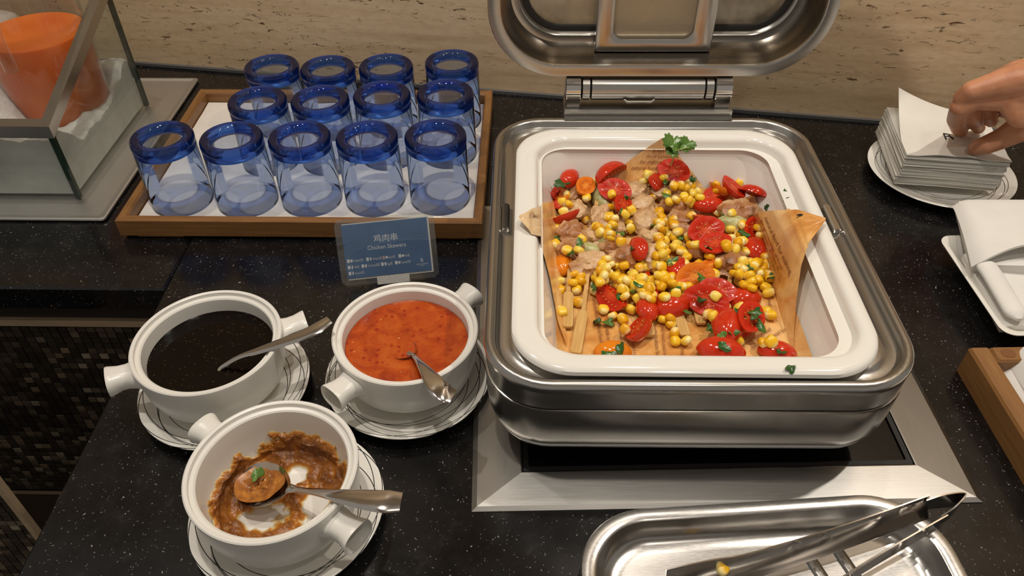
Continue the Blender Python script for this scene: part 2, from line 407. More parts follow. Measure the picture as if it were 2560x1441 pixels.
for x0, x1 in ((-.1035,-.0836),(.0821,.1040)):
    kb = xtube(x0, x1, .0176)
    ar = MB(); ar.box(x0+.002, x1-.002, HY0-.0172, HY0-.0135, .1430, hz+.004)
    k_ = obj('hinge_cap', kb, MAT['polished'], CH); obj('hinge_arm', ar, MAT['polished'], k_, smooth=False)
b = MB(); b.tube([(-.03,HY0-.014,.1525),(-.026,HY0-.0165,.1505),(.004,HY0-.0165,.1505),(.008,HY0-.014,.1525)], .0016, 8); obj('stop_wire', b, MAT['steel_dark'], CH)

# lid, standing upright on the hinge: local x across, y up, z towards the wall
LW, LH, LR = .2035, .215, .085
LID = put('lid', None, CH, (.1655-DX, .362-DY, .1815+LH), (R(90),0,0)); LID['label'] = 'open lid with glass panes'
def lr_(prof): return [rr(LW-d, LH-d, max(LR-d*.9, .01), -z, 14) for d, z in prof]
b = MB(); b.loft(lr_([(.085,.068),(.05,.066),(.026,.058),(.010,.042),(.003,.022),(.0006,.006),(.0,.002),(.0012,-.0004),(.0125,-.001),(.0150,-.0002),(.0158,.0025)]))
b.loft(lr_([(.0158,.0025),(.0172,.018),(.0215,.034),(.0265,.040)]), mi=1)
b.loft(lr_([(.0265,.040),(.031,.0405),(.0355,.0395),(.0385,.042),(.040,.047)]))
obj('lid_shell', b, [MAT['steel'], steel('dark_reflection_steel', (.20,.175,.145), .26)], LID, weld=True)  # second steel: the inner wall's dark reflection painted in as base colour
b = MB(); b.loft(lr_([(.037,.0445),(.0405,.0435),(.0455,.0445),(.047,.048),(.047,.051),(.037,.051)]+[(.037,.0445)]))
obj('gasket', b, MAT['rubber'], LID)
PGLASS = see_through('lid_pane_glass', (.97,.95,.90), .06, 1.4, None, (1,.95,.88), film=(.42,(.76,.64,.47),18))
DGLASS = see_through('dewy_pane_glass', (.94,.91,.85), .10, 1.4, (300,.5), (1,.95,.88), film=(.26,(.74,.63,.47)))
b = MB(); b.loft([rr(LW-.043, LH-.043, LR-.04, z, 14) for z in (-.047,-.050)], True, True); obj('glass_pane', b, PGLASS, LID)
def px_l(px, py, dep):       # photo point on a plane inside the lid -> lid coordinates
    p = aty(px, py, .362+dep); return p.x-.1655, p.z-.1815-LH
x0 = px_l(1495,60,.026)[0]; x1 = px_l(1792,60,.026)[0]; xi0 = px_l(1538,60,.026)[0]; xi1 = px_l(1742,60,.026)[0]
zb = px_l(1640,130,.024)[1]; zi = px_l(1640,98,.026)[1]
cx = (x0+x1)/2; hx = (x1-x0)/2; hyb = -zb
b = MB()
b.loft([rr(hx,hyb,.003,-.031,8,cx), rr(hx,hyb,.003,-.0255,8,cx), rr(hx-.002,hyb-.002,.003,-.024,8,cx),
        rr((xi1-xi0)/2+.002,-zi+.002,.016,-.024,8,(xi0+xi1)/2), rr((xi1-xi0)/2,-zi,.014,-.0255,8,(xi0+xi1)/2), rr((xi1-xi0)/2,-zi,.014,-.034,8,(xi0+xi1)/2)])
br = obj('lid_bracket', b, MAT['steel_y'], LID); br['label'] = 'steel bracket across the lid glass'
b = MB(); b.loft([rr((xi1-xi0)/2,-zi,.014,z,8,(xi0+xi1)/2) for z in (-.0305,-.0335)], True, True); obj('dewy_pane', b, DGLASS, LID)['label'] = 'centre glass pane covered with dew drops'
for rx, rz in ((cx-hx+.007,zb+.085),(cx+hx-.010,zb+.075)):
    b = MB(); b.lathe([(.0026,-.0241),(.0024,-.0231),(.0012,-.0226)], 14, rx, rz, cap1=True); obj('rivet', b, MAT['steel_dark'], br)
for rx in (cx-hx+.010, cx+hx-.02):
    b = MB(); b.loft([[(rx+r_*math.cos(a*math.pi/8), zb-.004+d, -.026+r_*math.sin(a*math.pi/8)) for a in range(16)] for r_, d in ((.004,0),(.004,-.004),(.002,-.006))], True, True); obj('screw', b, MAT['steel_dark'], br)

# ================================================================ white food pan
PX0, PX1, PY0, PY1, PZ = -.0052, .3206, -.0868, .3106, .140
PCX, PCY, PHX, PHY = (PX0+PX1)/2, (PY0+PY1)/2, (PX1-PX0)/2, (PY1-PY0)/2
FLZ = .0755
def prr(d0, dl, dr, df, db, r, z, n=12):
    x0, x1, y0, y1 = -PHX+d0+dl, PHX-d0-dr, -PHY+d0+df, PHY-d0-db
    return rr((x1-x0)/2, (y1-y0)/2, r, z, n, (x0+x1)/2, (y0+y1)/2)
b = MB()
rg = [prr(.030,0,0,0,0,.03,.128), prr(.010,0,0,0,0,.045,.1295), prr(.002,0,0,0,0,.053,.131), prr(-.0003,0,0,0,0,.055,.1345), prr(.0004,0,0,0,0,.055,.1378), prr(.003,0,0,0,0,.052,.1396), prr(.007,0,0,0,0,.049,.140),
      prr(.0150,.002,-.005,0,0,.042,.1399), prr(.0178,.003,-.006,0,0,.041,.1394), prr(.0198,.003,-.006,.001,.001,.040,.1382), prr(.0212,.003,-.006,.001,.002,.039,.1362), prr(.0219,.003,-.006,.001,.002,.038,.134)]
for t in (.1,.25,.45,.65,.82,.93,1.0):
    d = .0225+.020*t; rg.append(prr(d, .003,-.006+.006*t,.001,.002, .038-.008*t, lerp(.132, FLZ+.004, t)))
rg += [prr(.047,.003,0,.001,.002,.026,FLZ+.0012), prr(.056,.003,0,.001,.002,.018,FLZ)]
b.loft(rg, False, True)
pan = obj('food_pan', b, MAT['porcelain'], loc=(PCX, PCY, 0)); 
tag(pan, 'deep white porcelain food pan holding the skewers in the chafing dish', 'food pan')
under = MB()
# ================================================================ wooden tray, liner, tumblers
TX0, TX1, TY0, TY1, TZ = -.521, -.0485, .262, .612, .030
TR = thing('wooden_tray', 'long bamboo tray with a cloth liner under the blue tumblers', 'tray', ((TX0+TX1)/2, (TY0+TY1)/2, 0))
hx, hy = (TX1-TX0)/2, (TY1-TY0)/2; t_ = .0125
def rail(length, axis, mat_, par, loc):
    b = MB(); pr = [(-t_/2,.005),(-t_/2,TZ-.0015),(-t_/2+.0015,TZ),(t_/2-.0025,TZ),(t_/2,TZ-.003),(t_/2,.008)]
    L = length/2
    f = (lambda s, q, z, e: (e*(L-(q+t_/2)), q, z))
    b.loft([[(e*(L-(q+t_/2)), q, z) for q, z in pr] for e in (-1,1)], True, True)
    return obj('rail', b, mat_, par, loc, (0,0,axis), smooth=False)
rail(2*hx, 0, MAT['bamboo'], TR, (0,-hy+t_/2,0)); rail(2*hx, math.pi, MAT['bamboo'], TR, (0,hy-t_/2,0))
rail(2*hy, -math.pi/2, MAT['bamboo'], TR, (-hx+t_/2,0,0)); rail(2*hy, math.pi/2, MAT['bamboo'], TR, (hx-t_/2,0,0))
b = MB(); b.box(-hx+t_-.002, hx-t_+.002, -hy+t_-.002, hy-t_+.002, .0065, .0112); obj('tray_bottom', b, MAT['bamboo'], TR, smooth=False)
for sx in (-1,1):
    b = MB(); b.box(sx*(hx-.05)-.03, sx*(hx-.05)+.03, -hy+.004, hy-.004, .0002, .0055); obj('foot', b, MAT['bamboo'], TR, smooth=False)
b = MB(); LX, LY = hx-t_-.0015, hy-t_-.0015
def liner(u, v):
    x, y = -LX+2*LX*u, -LY+2*LY*v
    z = .0121+.0006*noise.noise(Vector((x*14,y*14,1)))+.0003
    e = min(u, 1-u)*2*LX; f = min(v,1-v)*2*LY
    if min(e,f) < .02: z += .0012*(1-min(e,f)/.02)*max(0, noise.noise(Vector((x*30,y*30,5)))+.3)
    return (x, y, z)
b.grid(liner, 60, 44)
ln = obj('tray_liner', b, mat_cloth('white_tray_cloth', (.82,.77,.70)), loc=((TX0+TX1)/2,(TY0+TY1)/2,0)); tag(ln, 'white cloth liner spread in the bamboo tray under the tumblers', 'liner')

GW = see_through('tumbler_glass', (.85,.90,.985), .015, 1.42, None, (.9,.95,1), tir=True)
def blue_mat():
    m = NT('blue_glass_base'); t = m.t; t.nodes.remove(m.b)
    gl = m.n('ShaderNodeBsdfGlass'); gl.inputs[0].default_value = (.30,.50,.97,1); gl.inputs['IOR'].default_value = 1.40; gl.inputs['Roughness'].default_value = .0
    tr = m.n('ShaderNodeBsdfTranslucent'); tr.inputs[0].default_value = (.06,.20,.72,1)
    tp = m.n('ShaderNodeBsdfTransparent'); tp.inputs[0].default_value = (.33,.54,.97,1)
    gs = m.n('ShaderNodeBsdfGlossy'); gs.inputs['Roughness'].default_value = .06
    a = m.n('ShaderNodeMixShader'); a.inputs[0].default_value = .30; m.ln(tp.outputs[0], a.inputs[1]); m.ln(tr.outputs[0], a.inputs[2])
    c = m.n('ShaderNodeMixShader'); fr = m.n('ShaderNodeFresnel'); fr.inputs[0].default_value = 1.5; m.ln(fr.outputs[0], c.inputs[0]); m.ln(a.outputs[0], c.inputs[1]); m.ln(gs.outputs[0], c.inputs[2])
    m.ln(c.outputs[0], m.out.inputs[0]); return m.mat
BG = blue_mat(); GD = see_through('tumbler_floor_glass', (.74,.81,.95), .08, 1.5, None, (.9,.95,1), base_fac=.06, tir=True)
G0 = thing('glass_tumbler', 'x', 'tumbler', (0,0,0), group='upturned tumblers on the bamboo tray')
b = MB(); b.lathe([(.0388,.0022),(.0396,.0008),(.0400,0),(.0404,.0008),(.0404,.0025),(.0400,.03),(.0397,.06),(.0393,.082)], 56); obj('wall', b, GW, G0)
b = MB(); b.lathe([(.0393,.082),(.0393,.0860),(.0388,.0875),(.0388,.0885),(.0395,.0895),(.0398,.0925),(.0394,.0972),(.0375,.0998),(.033,.1004),(.0285,.0992),(.0258,.0968),(.0250,.0945),(.027,.0865),(.034,.083),(.0393,.082)], 56); obj('base_ring', b, BG, G0)['label'] = 'thick blue glass base ring'
b = MB(); b.lathe([(.0255,.0935),(.020,.0946),(.010,.0953),(.0005,.0955)], 48, cap1=True); obj('base_disc', b, GD, G0)
rows = [('in the row of five tumblers along the front rail', [(-.4594,.3310),(-.3700,.3305),(-.2833,.3340),(-.1970,.3350),(-.1098,.3395)]),
        ('in the middle row of four tumblers', [(-.3620,.4275),(-.2765,.4310),(-.1935,.4450),(-.1065,.4505)]),
        ('in the row of four tumblers next to the stone wall', [(-.3670,.5270),(-.2838,.5240),(-.1995,.5300),(-.1045,.5450)])]
first = True
for txt, pts in rows:
    for i, (x, y) in enumerate(pts):
        k_ = len(pts)-i; ORD = ['','nearest','second','third','fourth','farthest'][k_ if len(pts) == 5 or k_ < 4 else 5]
        lab = 'upturned blue-based tumbler, '+ORD+' from the chafing dish '+txt if k_ not in (1,) else 'upturned blue-based tumbler, nearest to the chafing dish '+txt
        lab = lab.replace('in the row of five tumblers along the front rail','in the row of five').replace('in the middle row of four tumblers','in the middle row').replace('in the row of four tumblers next to the stone wall','in the row by the wall')
        if first: G0.location = (x,y,.0131); G0['label'] = lab; first = False
        else: copy_tree(G0, (x,y,.0131), (0,0,random.uniform(0,6)), lab)

# ================================================================ sauce bowls, saucers, spoons
def plate_mat():
    m = NT('line_rimmed_china'); co = m.co(); acc = None
    for cx, cy, r, wd in ((.000,.010,.080,.0004),(-.011,.003,.077,.0004),(.009,-.008,.079,.0004),(-.013,-.006,.0735,.0004),(.004,-.013,.0735,.0004),(.012,.004,.0745,.0004)):
        d = m.n('ShaderNodeVectorMath', operation='DISTANCE'); cb = m.n('ShaderNodeVectorMath', operation='MULTIPLY'); cb.inputs[1].default_value = (1,1.0,0)
        m.ln(co, cb.inputs[0]); m.ln(cb.outputs[0], d.inputs[0]); d.inputs[1].default_value = (cx,cy,0)
        k = m.math('LESS_THAN', m.math('ABSOLUTE', m.math('SUBTRACT', d.outputs['Value'], r)), wd)
        acc = k if acc is None else m.math('MAXIMUM', acc, k)
    m.set(Base_Color=m.mix(acc, (.80,.775,.72), (.02,.02,.022)), Roughness=.14, Coat_Weight=.3, Coat_Roughness=.05); return m.mat
PLM = plate_mat()
def saucer_mesh(r=.0868):
    b = MB(); k = r/.09
    b.lathe([(.004,.004),(.045*k,.004),(.048*k,.0005),(.052*k,.0005),(.054*k,.004),(.075*k,.009),(.0885*k,.0142),(.0898*k,.0152),(.09*k,.0162),(.0893*k,.0168),(.0875*k,.0165),(.074*k,.0118),(.058*k,.0082),(.05*k,.0072),(.004,.0070)], 80, cap0=True, cap1=True)
    return b.data('saucer', PLM, ang=60)
SM = saucer_mesh()
BR, BZ0, BZ1 = .0735, .0074, .0775
BH = BZ1-BZ0
def bowl_part(name, label, loc, angs, inner=MAT['stoneware']):
    t = thing(name, label, 'bowl', loc)
    b = MB(); H = BH
    b.lathe([(.004,.003),(.040,.003),(.042,0),(.046,0),(.048,.0025),(.058,.010),(.066,.020),(.0700,.032),(.0715,.046),(.0722,.056),(.0729,.063),(.0735,H-.003),(.0734,H-.001),(.0722,H),(.0705,H),(.0692,H-.0008),(.0686,H-.0045),(.0655,H-.0052),(.0648,H-.0048),(.0636,H-.006),(.0630,H-.012),(.0622,.045),(.0605,.028),(.056,.016),(.048,.0095),(.035,.0072),(.004,.0068)], 88, cap0=True, cap1=True)
    obj('bowl_body', b, inner, t, ang=35)
    for a in angs:
        hb = MB(); rings_ = []
        # flared, hollow-ended lug; x runs outwards
        for x, ry, rz, zc in ((.066,.0185,.0125,0),(.073,.0150,.0112,.0005),(.080,.0128,.0104,.001),(.087,.0128,.0106,.001),(.093,.0145,.0118,.0005),(.0965,.0158,.0126,0),(.0982,.0156,.0123,0),(.0978,.0140,.0108,0),(.0960,.0126,.0095,0),(.088,.0108,.0080,0),(.077,.0095,.0066,0)):
            rings_.append([(x, ry*math.copysign(abs(math.cos(q))**.8, math.cos(q)), zc+rz*math.copysign(abs(math.sin(q))**.8, math.sin(q))) for q in [2*math.pi*k/28 for k in range(28)]])
        hb.loft(rings_, True, True)
        o = obj('lug_handle', hb, MAT['stoneware'], t, (0,0,H-.024), (0,R(-3),R(a)), ang=50)
    return t
def hdir(c, px, py, z=.055): p = at(px, py, z); return math.degrees(math.atan2(p.y-c[1], p.x-c[0]))
BC = [(-.310,.0066), (-.1134,.0224), (-.2078,-.1431)]
a1 = hdir(BC[0], 730,828); a2 = hdir(BC[1], 855,985); a3 = hdir(BC[2], 862,1325)
for c, pc, lab in ((BC[0],(-.3055,.0035),'white saucer with thin black lines under the bowl of dark sauce'),(BC[1],(-.1155,.0195),'white saucer with thin black lines under the bowl of red chilli sauce'),(BC[2],(-.2060,-.1420),'white saucer with thin black lines under the bowl of satay sauce')):
    tag(put('saucer', SM, None, (pc[0], pc[1], 0), (0,0,random.uniform(0,6))), lab, 'saucer', 'saucers under the sauce bowls')
bowl_part('sauce_bowl', 'ivory lug-handled bowl filled with dark soy dipping sauce', (*BC[0], BZ0), (a1, a1+180))
bowl_part('sauce_bowl', 'ivory lug-handled bowl filled with red chilli sauce', (*BC[1], BZ0), (a2, a2+180))
bowl_part('sauce_bowl', 'ivory lug-handled bowl with leftover brown satay sauce', (*BC[2], BZ0), (a3, a3+180))

# ---- sauces
def soy_mat():
    m = NT('dark_soy_sauce'); v = m.voro(260, m.co((1,1.7,1),(0,0,.6))); s_ = m.n('ShaderNodeSeparateColor'); m.ln(v.outputs['Color'], s_.inputs[0])
    seed = m.math('MULTIPLY', m.ramp(v.outputs['Distance'], [(.17,1.0),(.3,0.0)]), m.ramp(s_.outputs[0], [(.76,0.0),(.8,1.0)]))
    m.set(Base_Color=m.mix(m.math('MULTIPLY', seed, .8), (.004,.0022,.0016), (.085,.042,.02)), Roughness=.06, Specular_IOR_Level=.2); m.bump(m.noise(35,3).outputs[0], .1, .001); return m.mat
def chilli_mat():
    m = NT('red_chilli_sauce'); n = m.noise(38, 6, .7, None, .5); v = m.voro(150); s_ = m.n('ShaderNodeSeparateColor'); m.ln(v.outputs['Color'], s_.inputs[0])
    c = m.ramp(n.outputs[0], [(.3, srgb(138,40,8)), (.5, srgb(176,70,16)), (.7, srgb(196,98,30))])
    fl = m.math('MULTIPLY', m.ramp(v.outputs['Distance'], [(.2,1.0),(.42,0.0)]), m.ramp(s_.outputs[0], [(.7,0.0),(.75,1.0)]))
    c = m.mix(m.math('MULTIPLY', fl, .75), c, srgb(140,24,8))
    fl2 = m.math('MULTIPLY', m.ramp(v.outputs['Distance'], [(.1,1.0),(.26,0.0)]), m.ramp(s_.outputs[1], [(.88,0.0),(.92,1.0)]))
    c = m.mix(m.math('MULTIPLY', fl2, .6), c, srgb(226,150,80))
    m.set(Base_Color=c, Roughness=.13, Subsurface_Weight=.25, Subsurface_Radius=(.01,.003,.001), Subsurface_Scale=.3); m.bump(n.outputs[0], .5, .0015); return m.mat
def sauce_disc(name, label, c, z, mat_, r, amp, seed):
    b = MB(); n = 64; prof = []
    zl = z-BZ0
    rs = [r*k/18 for k in range(18,0,-1)]
    rings_ = []
    for i, rad in enumerate(rs):
        rings_.append([(rad*math.cos(2*math.pi*k/n), rad*math.sin(2*math.pi*k/n), zl+(.0009 if i == 0 else 0)+amp*noise.fractal(Vector((rad*math.cos(2*math.pi*k/n)*45+seed, rad*math.sin(2*math.pi*k/n)*45, seed)),1,2,4)) for k in range(n)])
    b.loft(rings_, False, True)
    return tag(obj(name, b, mat_, loc=(c[0],c[1],BZ0)), label, 'sauce')
sauce_disc('soy_sauce', 'dark brown soy dipping sauce with sesame seeds', BC[0], .0560, soy_mat(), .06215, .0002, 3)
sauce_disc('chilli_sauce', 'glossy orange-red chilli sauce with seed flakes', BC[1], .0590, chilli_mat(), .0623, .0006, 9)
# satay remnants follow the hollow of the bowl
def inner_z(r):
    pr = [(0,.0068),(.035,.0072),(.048,.0095),(.056,.016),(.0605,.028),(.0622,.045),(.063,.058)]
    for (r0,z0),(r1,z1) in zip(pr, pr[1:]):
        if r <= r1: return lerp(z0,z1,(r-r0)/(r1-r0))
    return pr[-1][1]
def satay_mat():
    m = NT('satay_sauce'); at_ = m.n('ShaderNodeAttribute'); at_.attribute_name = 'depth'
    n = m.noise(160, 5, .7)
    c = m.ramp(at_.outputs['Fac'], [(.0, (.70,.60,.40)), (.10, (.60,.40,.15)), (.22, srgb(190,122,42)), (.5, srgb(158,96,38)), (.85, srgb(122,70,28))])
    c = m.mix(m.math('MULTIPLY', m.ramp(n.outputs[0], [(.5,0.0),(.75,1.0)]), m.math('MULTIPLY', at_.outputs['Fac'], .9)), c, srgb(190,132,68))
    m.set(Base_Color=c, Roughness=.22); m.bump(m.math('MULTIPLY', n.outputs[0], at_.outputs['Fac']), .8, .002); return m.mat
b = MB(); n = 260; NR = 110; dep = []; rings_ = []
u0 = Vector((math.cos(R(150)), math.sin(R(150))))
for i in range(NR+1):
    s_ = i/NR; ring = []
    # arc position: floor first, then wall
    if s_ < .62: r = .0545*s_/.62; z = inner_z(r)
    else: z = lerp(inner_z(.0545), .046, (s_-.62)/.38); r = .0545+.0078*math.sin(min(1,(s_-.62)/.3)*math.pi/2); r = min(r, .0545+.0078)
    for k in range(n):
        a = 2*math.pi*k/n; x, y = r*math.cos(a), r*math.sin(a)
        f = noise.fractal(Vector((x*95, y*95, z*60+3)), .8, 2, 5)*.5+.5
        g = noise.fractal(Vector((x*34+7, y*34, z*20)), .9, 2, 4)
        side = math.cos(a-R(150))                      # thicker on the far left, thin patch to the right
        ringk = math.exp(-((r-.046)/.013)**2)
        th = .36+.62*g+.42*ringk*(.6+.5*side)+.2*max(0,-math.sin(a))+.18*max(0,math.cos(a-R(60)))
        th -= .75*math.exp(-((x-.026)**2+(y-.004)**2)/.00009)+.7*math.exp(-((x-.004)**2+(y+.036)**2)/.00004)+.6*math.exp(-((x-.002)**2+(y-.034)**2)/.00006)
        if s_ > .62: th = th+.04-(s_-.62)*2.5+.5*(f-.5)+.30*max(0,side)
        c_ = max(0, min(1, (th-.26+.12*(f-.5))/.30)); c_ = c_*c_*(3-2*c_)
        d = c_*(.30+.75*max(0,min(1,th-.25+.7*(f-.45)))); cl = .00025+c_*.0012+d*.0052*(.25+1.2*f)
        if s_ < .62: ring.append((x, y, z+cl))
        else:
            q = (s_-.62)/.38; rr2 = r-cl*min(1,q*2.5); ring.append((rr2*math.cos(a), rr2*math.sin(a), z+cl*(1-q)))
        dep.append(d)
    if i == 0: ring = [(0,0,inner_z(0)+.0015)]*n
    rings_.append(ring)
b.loft(rings_)
keep = [k for k, fc in enumerate(b.f) if max(dep[q] for q in fc) > .012]; b.f = [b.f[k] for k in keep]; b.m = [0]*len(b.f)
sme = b.data('satay', satay_mat(), recalc=True)
att = sme.attributes.new('depth', 'FLOAT', 'POINT'); att.data.foreach_set('value', dep)
tag(put('satay_sauce', sme, None, (*BC[2], BZ0)), 'thick brown satay sauce smeared inside its bowl', 'sauce')

# ---- spoons
def spoon(name, label, bc, bdir, btilt, path, wid, end_up=(0,0,1), L=.046, Wd=.034, thick=.0016, sub=True):
    t = thing(name, label, 'spoon', (0,0,0))
    bd = Vector(bdir).normalized(); up = Vector(btilt).normalized(); up = (up-bd*up.dot(bd)).normalized(); sd = up.cross(bd)
    b = MB(); bc = Vector(bc)
    def sh(u, v, off):
        a = 2*math.pi*v; r = u
        x = L/2*r*math.cos(a); wv = Wd/2*(1-.14*math.cos(a)*r)
        y = wv*r*math.sin(a); z = -.0085*(1-r**2.2)-off
        return bc+bd*x+sd*y+up*z
    N = 40
    top = [[sh(1-i/10, k/N, 0) for k in range(N)] for i in range(10)]; bot = [[sh(1-i/10, k/N, .0011) for k in range(N)] for i in range(10)]
    b.loft(top[::-1]+bot, True, True); obj('spoon_bowl', b, MAT['polished'], t, ang=70)
    pts = catmull(path, 8); hb = MB(); rg_ = []; upv = Vector(end_up)
    for i, p in enumerate(pts):
        tn = (pts[min(i+1,len(pts)-1)]-pts[max(i-1,0)]).normalized(); f = i/(len(pts)-1)
        nu = (upv-tn*upv.dot(tn)).normalized(); sdv = tn.cross(nu)
        k = f*(len(wid)-1); j = min(int(k), len(wid)-2); wv = lerp(wid[j], wid[j+1], k-j)/2; th = thick*(1.5-.8*f)
        rg_.append([p+sdv*wv*math.cos(q)+nu*th*math.sin(q)*(1 if math.sin(q) > 0 else .6) for q in [2*math.pi*m_/16 for m_ in range(16)]])
    hb.loft(rg_, True, True); obj('handle', hb, MAT['polished'], t, ang=60)
    return t
# spoon in soy: only handle and neck stand out of the sauce
n0 = at(560,918,.0575); e0 = at(824,800,.094)
dh = Vector((e0.x-n0.x, e0.y-n0.y, 0)).normalized()
spoon('soup_spoon', 'steel spoon resting in the bowl of dark soy sauce', n0-dh*.026+Vector((0,0,-.012)), dh+Vector((0,0,.30)), (0,0,1),
      [n0-dh*.006-Vector((0,0,.004)), n0+Vector((0,0,.001)), at(600,893,.0665), at(650,876,.0745), at(715,853,.0835), at(780,828,.0905), at(824,800,.094)], [.0075,.0055,.0062,.0085,.012,.015,.0165,.012])
n1 = at(1035,892,.0615)
spoon('soup_spoon', 'steel spoon lying sunk in the red chilli sauce with its handle over the rim', at(1003,874,.0580), at(1035,892,.060)-at(1003,874,.0592)+Vector((0,0,.006)), (0,0,1),
      [at(1022,884,.0590), at(1036,892,.0625), at(1058,918,.073), at(1082,950,.0818), at(1104,978,.0830), at(1132,994,.0795)], [.006,.0055,.0075,.012,.0165,.020,.021,.018], L=.040, Wd=.030)
c3 = at(658,1212,.040)
spoon('soup_spoon', 'steel spoon coated with brown satay sauce, handle over the bowl rim', c3, at(745,1225,.048)-c3, (-.12,-.2,1),
      [at(722,1222,.043), at(748,1226,.0475), at(800,1232,.066), at(850,1240,.0805), at(905,1248,.0870), at(955,1254,.0905), at(1003,1256,.0910)], [.010,.0065,.0068,.0095,.0135,.0175,.020,.0215,.018], L=.055, Wd=.042)
b = MB()
def blob(u, v):
    a = 2*math.pi*v; r = .020*u*(1+.15*noise.noise(Vector((math.cos(a)*1.3,math.sin(a)*1.3,2)))); x, y = r*math.cos(a)*1.15, r*math.sin(a)
    zz = -.0080*(1-u**2.2)+.0030*(1-u*u)*(1+1.1*noise.fractal(Vector((x*190,y*190,1)),.7,2,4))+.0004
    return (x-.004, y-.001, zz)
b.grid(blob, 14, 48)
bme = b.data('satay_dollop', sme.materials[0], weld=True)
a_ = bme.attributes.new('depth', 'FLOAT', 'POINT'); a_.data.foreach_set('value', [.34+.35*(noise.fractal(v.co*150,.8,2,3)+.3) for v in bme.vertices])
bd3 = (at(745,1225,.048)-c3)
tag(put('satay_dollop', bme, None, c3+Vector((0,0,.0006)), (0,-.12,math.atan2(bd3.y,bd3.x))), 'dollop of brown satay sauce in the spoon', 'sauce')
# ================================================================ sign card
def text_mesh(txt, size, align='LEFT'):
    cu = bpy.data.curves.new('lettering', 'FONT'); cu.body = txt; cu.size = size; cu.align_x = align; cu.resolution_u = 2
    o = bpy.data.objects.new('tmp', cu); COL.objects.link(o)
    dg = bpy.context.evaluated_depsgraph_get(); me = bpy.data.meshes.new_from_object(o.evaluated_get(dg))
    bpy.data.objects.remove(o); bpy.data.curves.remove(cu); return me
def text_obj(txt, size, mat_, parent, loc, rot=(0,0,0), align='LEFT', name='lettering', sx=1):
    me = text_mesh(txt, size, align); me.materials.clear(); me.materials.append(mat_)
    o = put(name, me, parent, loc, rot); o.scale = (sx,1,1); return o
ACR = see_through('clear_acrylic', (.93,.93,.92), .04, 1.49, None, (1,1,1), film=(.02,(.7,.7,.7)))
bl = at(856,716,.0045); brr = at(1099,690,.0045); cw = (Vector((brr.x,brr.y))-Vector((bl.x,bl.y))).length
yaw = math.atan2(brr.y-bl.y, brr.x-bl.x); LEAN = R(26); chh = .0805
SG = thing('sign_holder', 'clear acrylic sign holder with a blue dish card, standing behind the chilli bowl', 'sign', ((bl.x+brr.x)/2, (bl.y+brr.y)/2, .0045), (0,0,yaw))
FACE = put('face_plate', None, None)
def plate_rr(hx, hy, r, z0, z1, cy, n=6):
    b = MB(); b.loft([rr(hx,hy,r,z0,n,0,cy), rr(hx,hy,r,z1,n,0,cy)], True, True); return b
bpy.data.objects.remove(FACE)
tl = (math.pi/2-LEAN, 0, 0)
f1 = obj('front_sheet', plate_rr(cw/2, chh/2, .008, .0012, .0026, chh/2), ACR, SG, (0,0,0), tl)
f2 = obj('back_sheet', plate_rr(cw/2, chh/2, .008, -.0026, -.0012, chh/2), ACR, SG, (0,0,0), tl)
BLU = NT('blue_card'); n_ = BLU.noise(30,3); BLU.set(Base_Color=BLU.ramp(n_.outputs[0], [(.3, srgb(52,92,140)), (.7, srgb(64,108,158))]), Roughness=.45)
WHT = plain('white_print', (.72,.74,.78), .6); PAPW = plain('white_card', (.68,.68,.70), .6); GRY = plain('pinkish_print', (.42,.36,.40), .6)
b = MB(); b.box(-cw/2+.0085, cw/2-.0065, .006, chh-.0055, -.0010, -.0004); obj('backing_card', b, PAPW, SG, (0,0,0), tl, smooth=False)
b = MB(); b.box(-cw/2+.0075, cw/2-.0085, .0083, chh-.0065, -.0003, .0003); pc = obj('blue_card', b, BLU.mat, SG, (0,0,0), tl, smooth=False)
pw = cw-.016; pw0 = -cw/2+.0075; ph0 = .0083; ph1 = chh-.0065
def cpos(u, v): return (pw0+pw*u, lerp(ph1, ph0, v), .00035)     # u across, v down the card
text_obj('鸡肉串', .0098, WHT, pc, cpos(.50,.355), align='CENTER')
text_obj('Chicken Skewers', .0072, WHT, pc, cpos(.50,.498), align='CENTER', sx=.92)
lines = [(.70, [(.02,'Shellfish贝类',0),(.245,'Wheat小麦',0),(.435,'Soy大豆',1),(.625,'Fish鱼',0)]),
         (.82, [(.02,'Milk奶',0),(.18,'Tree Nuts坚果',0),(.41,'Eggs蛋',0),(.575,'Sesame芝麻',0)]),
         (.935, [(.02,'Peanuts花生',0)])]
ic = 0
for v, items in lines:
    for u, tx, pk in items:
        x, y, z = cpos(u, v); b = MB(); b.box(x, x+.0030, y, y+.0042, .0003, .00042)
        obj('tick_box', b, GRY if pk else WHT, pc, smooth=False)
        b = MB(); cx_, cy_ = x+.0052, y+.0021; rx, ry = [(.0016,.0018),(.0009,.0023),(.0017,.0015),(.0018,.0015),(.0009,.0024),(.0013,.0021),(.0012,.0023),(.0014,.0017),(.0009,.0020)][ic % 9]
        pts = []
        for k in range(12):
            a = 2*math.pi*k/12; q = 1+.18*math.sin(3*a+ic); pts.append((cx_+rx*q*math.cos(a), cy_+ry*q*math.sin(a), .0004))
        b.add(pts, [tuple(range(12))]); obj('allergen_icon', b, WHT, pc, smooth=False); ic += 1
        text_obj(tx, .0040, WHT, pc, (x+.0075, y+.0005, .0004), sx=.56)
x, y, z = cpos(.895,.825); text_obj('R', .0065, WHT, pc, (x, y, z), align='CENTER')
x, y, z = cpos(.895,.875); text_obj('RENAISSANCE', .0022, WHT, pc, (x, y, z), align='CENTER')
x, y, z = cpos(.895,.905); text_obj('HOTELS', .0014, WHT, pc, (x, y, z), align='CENTER')
b = MB(); b.box(-.0165, .0225, -.002, .0082, .0027, .0031)
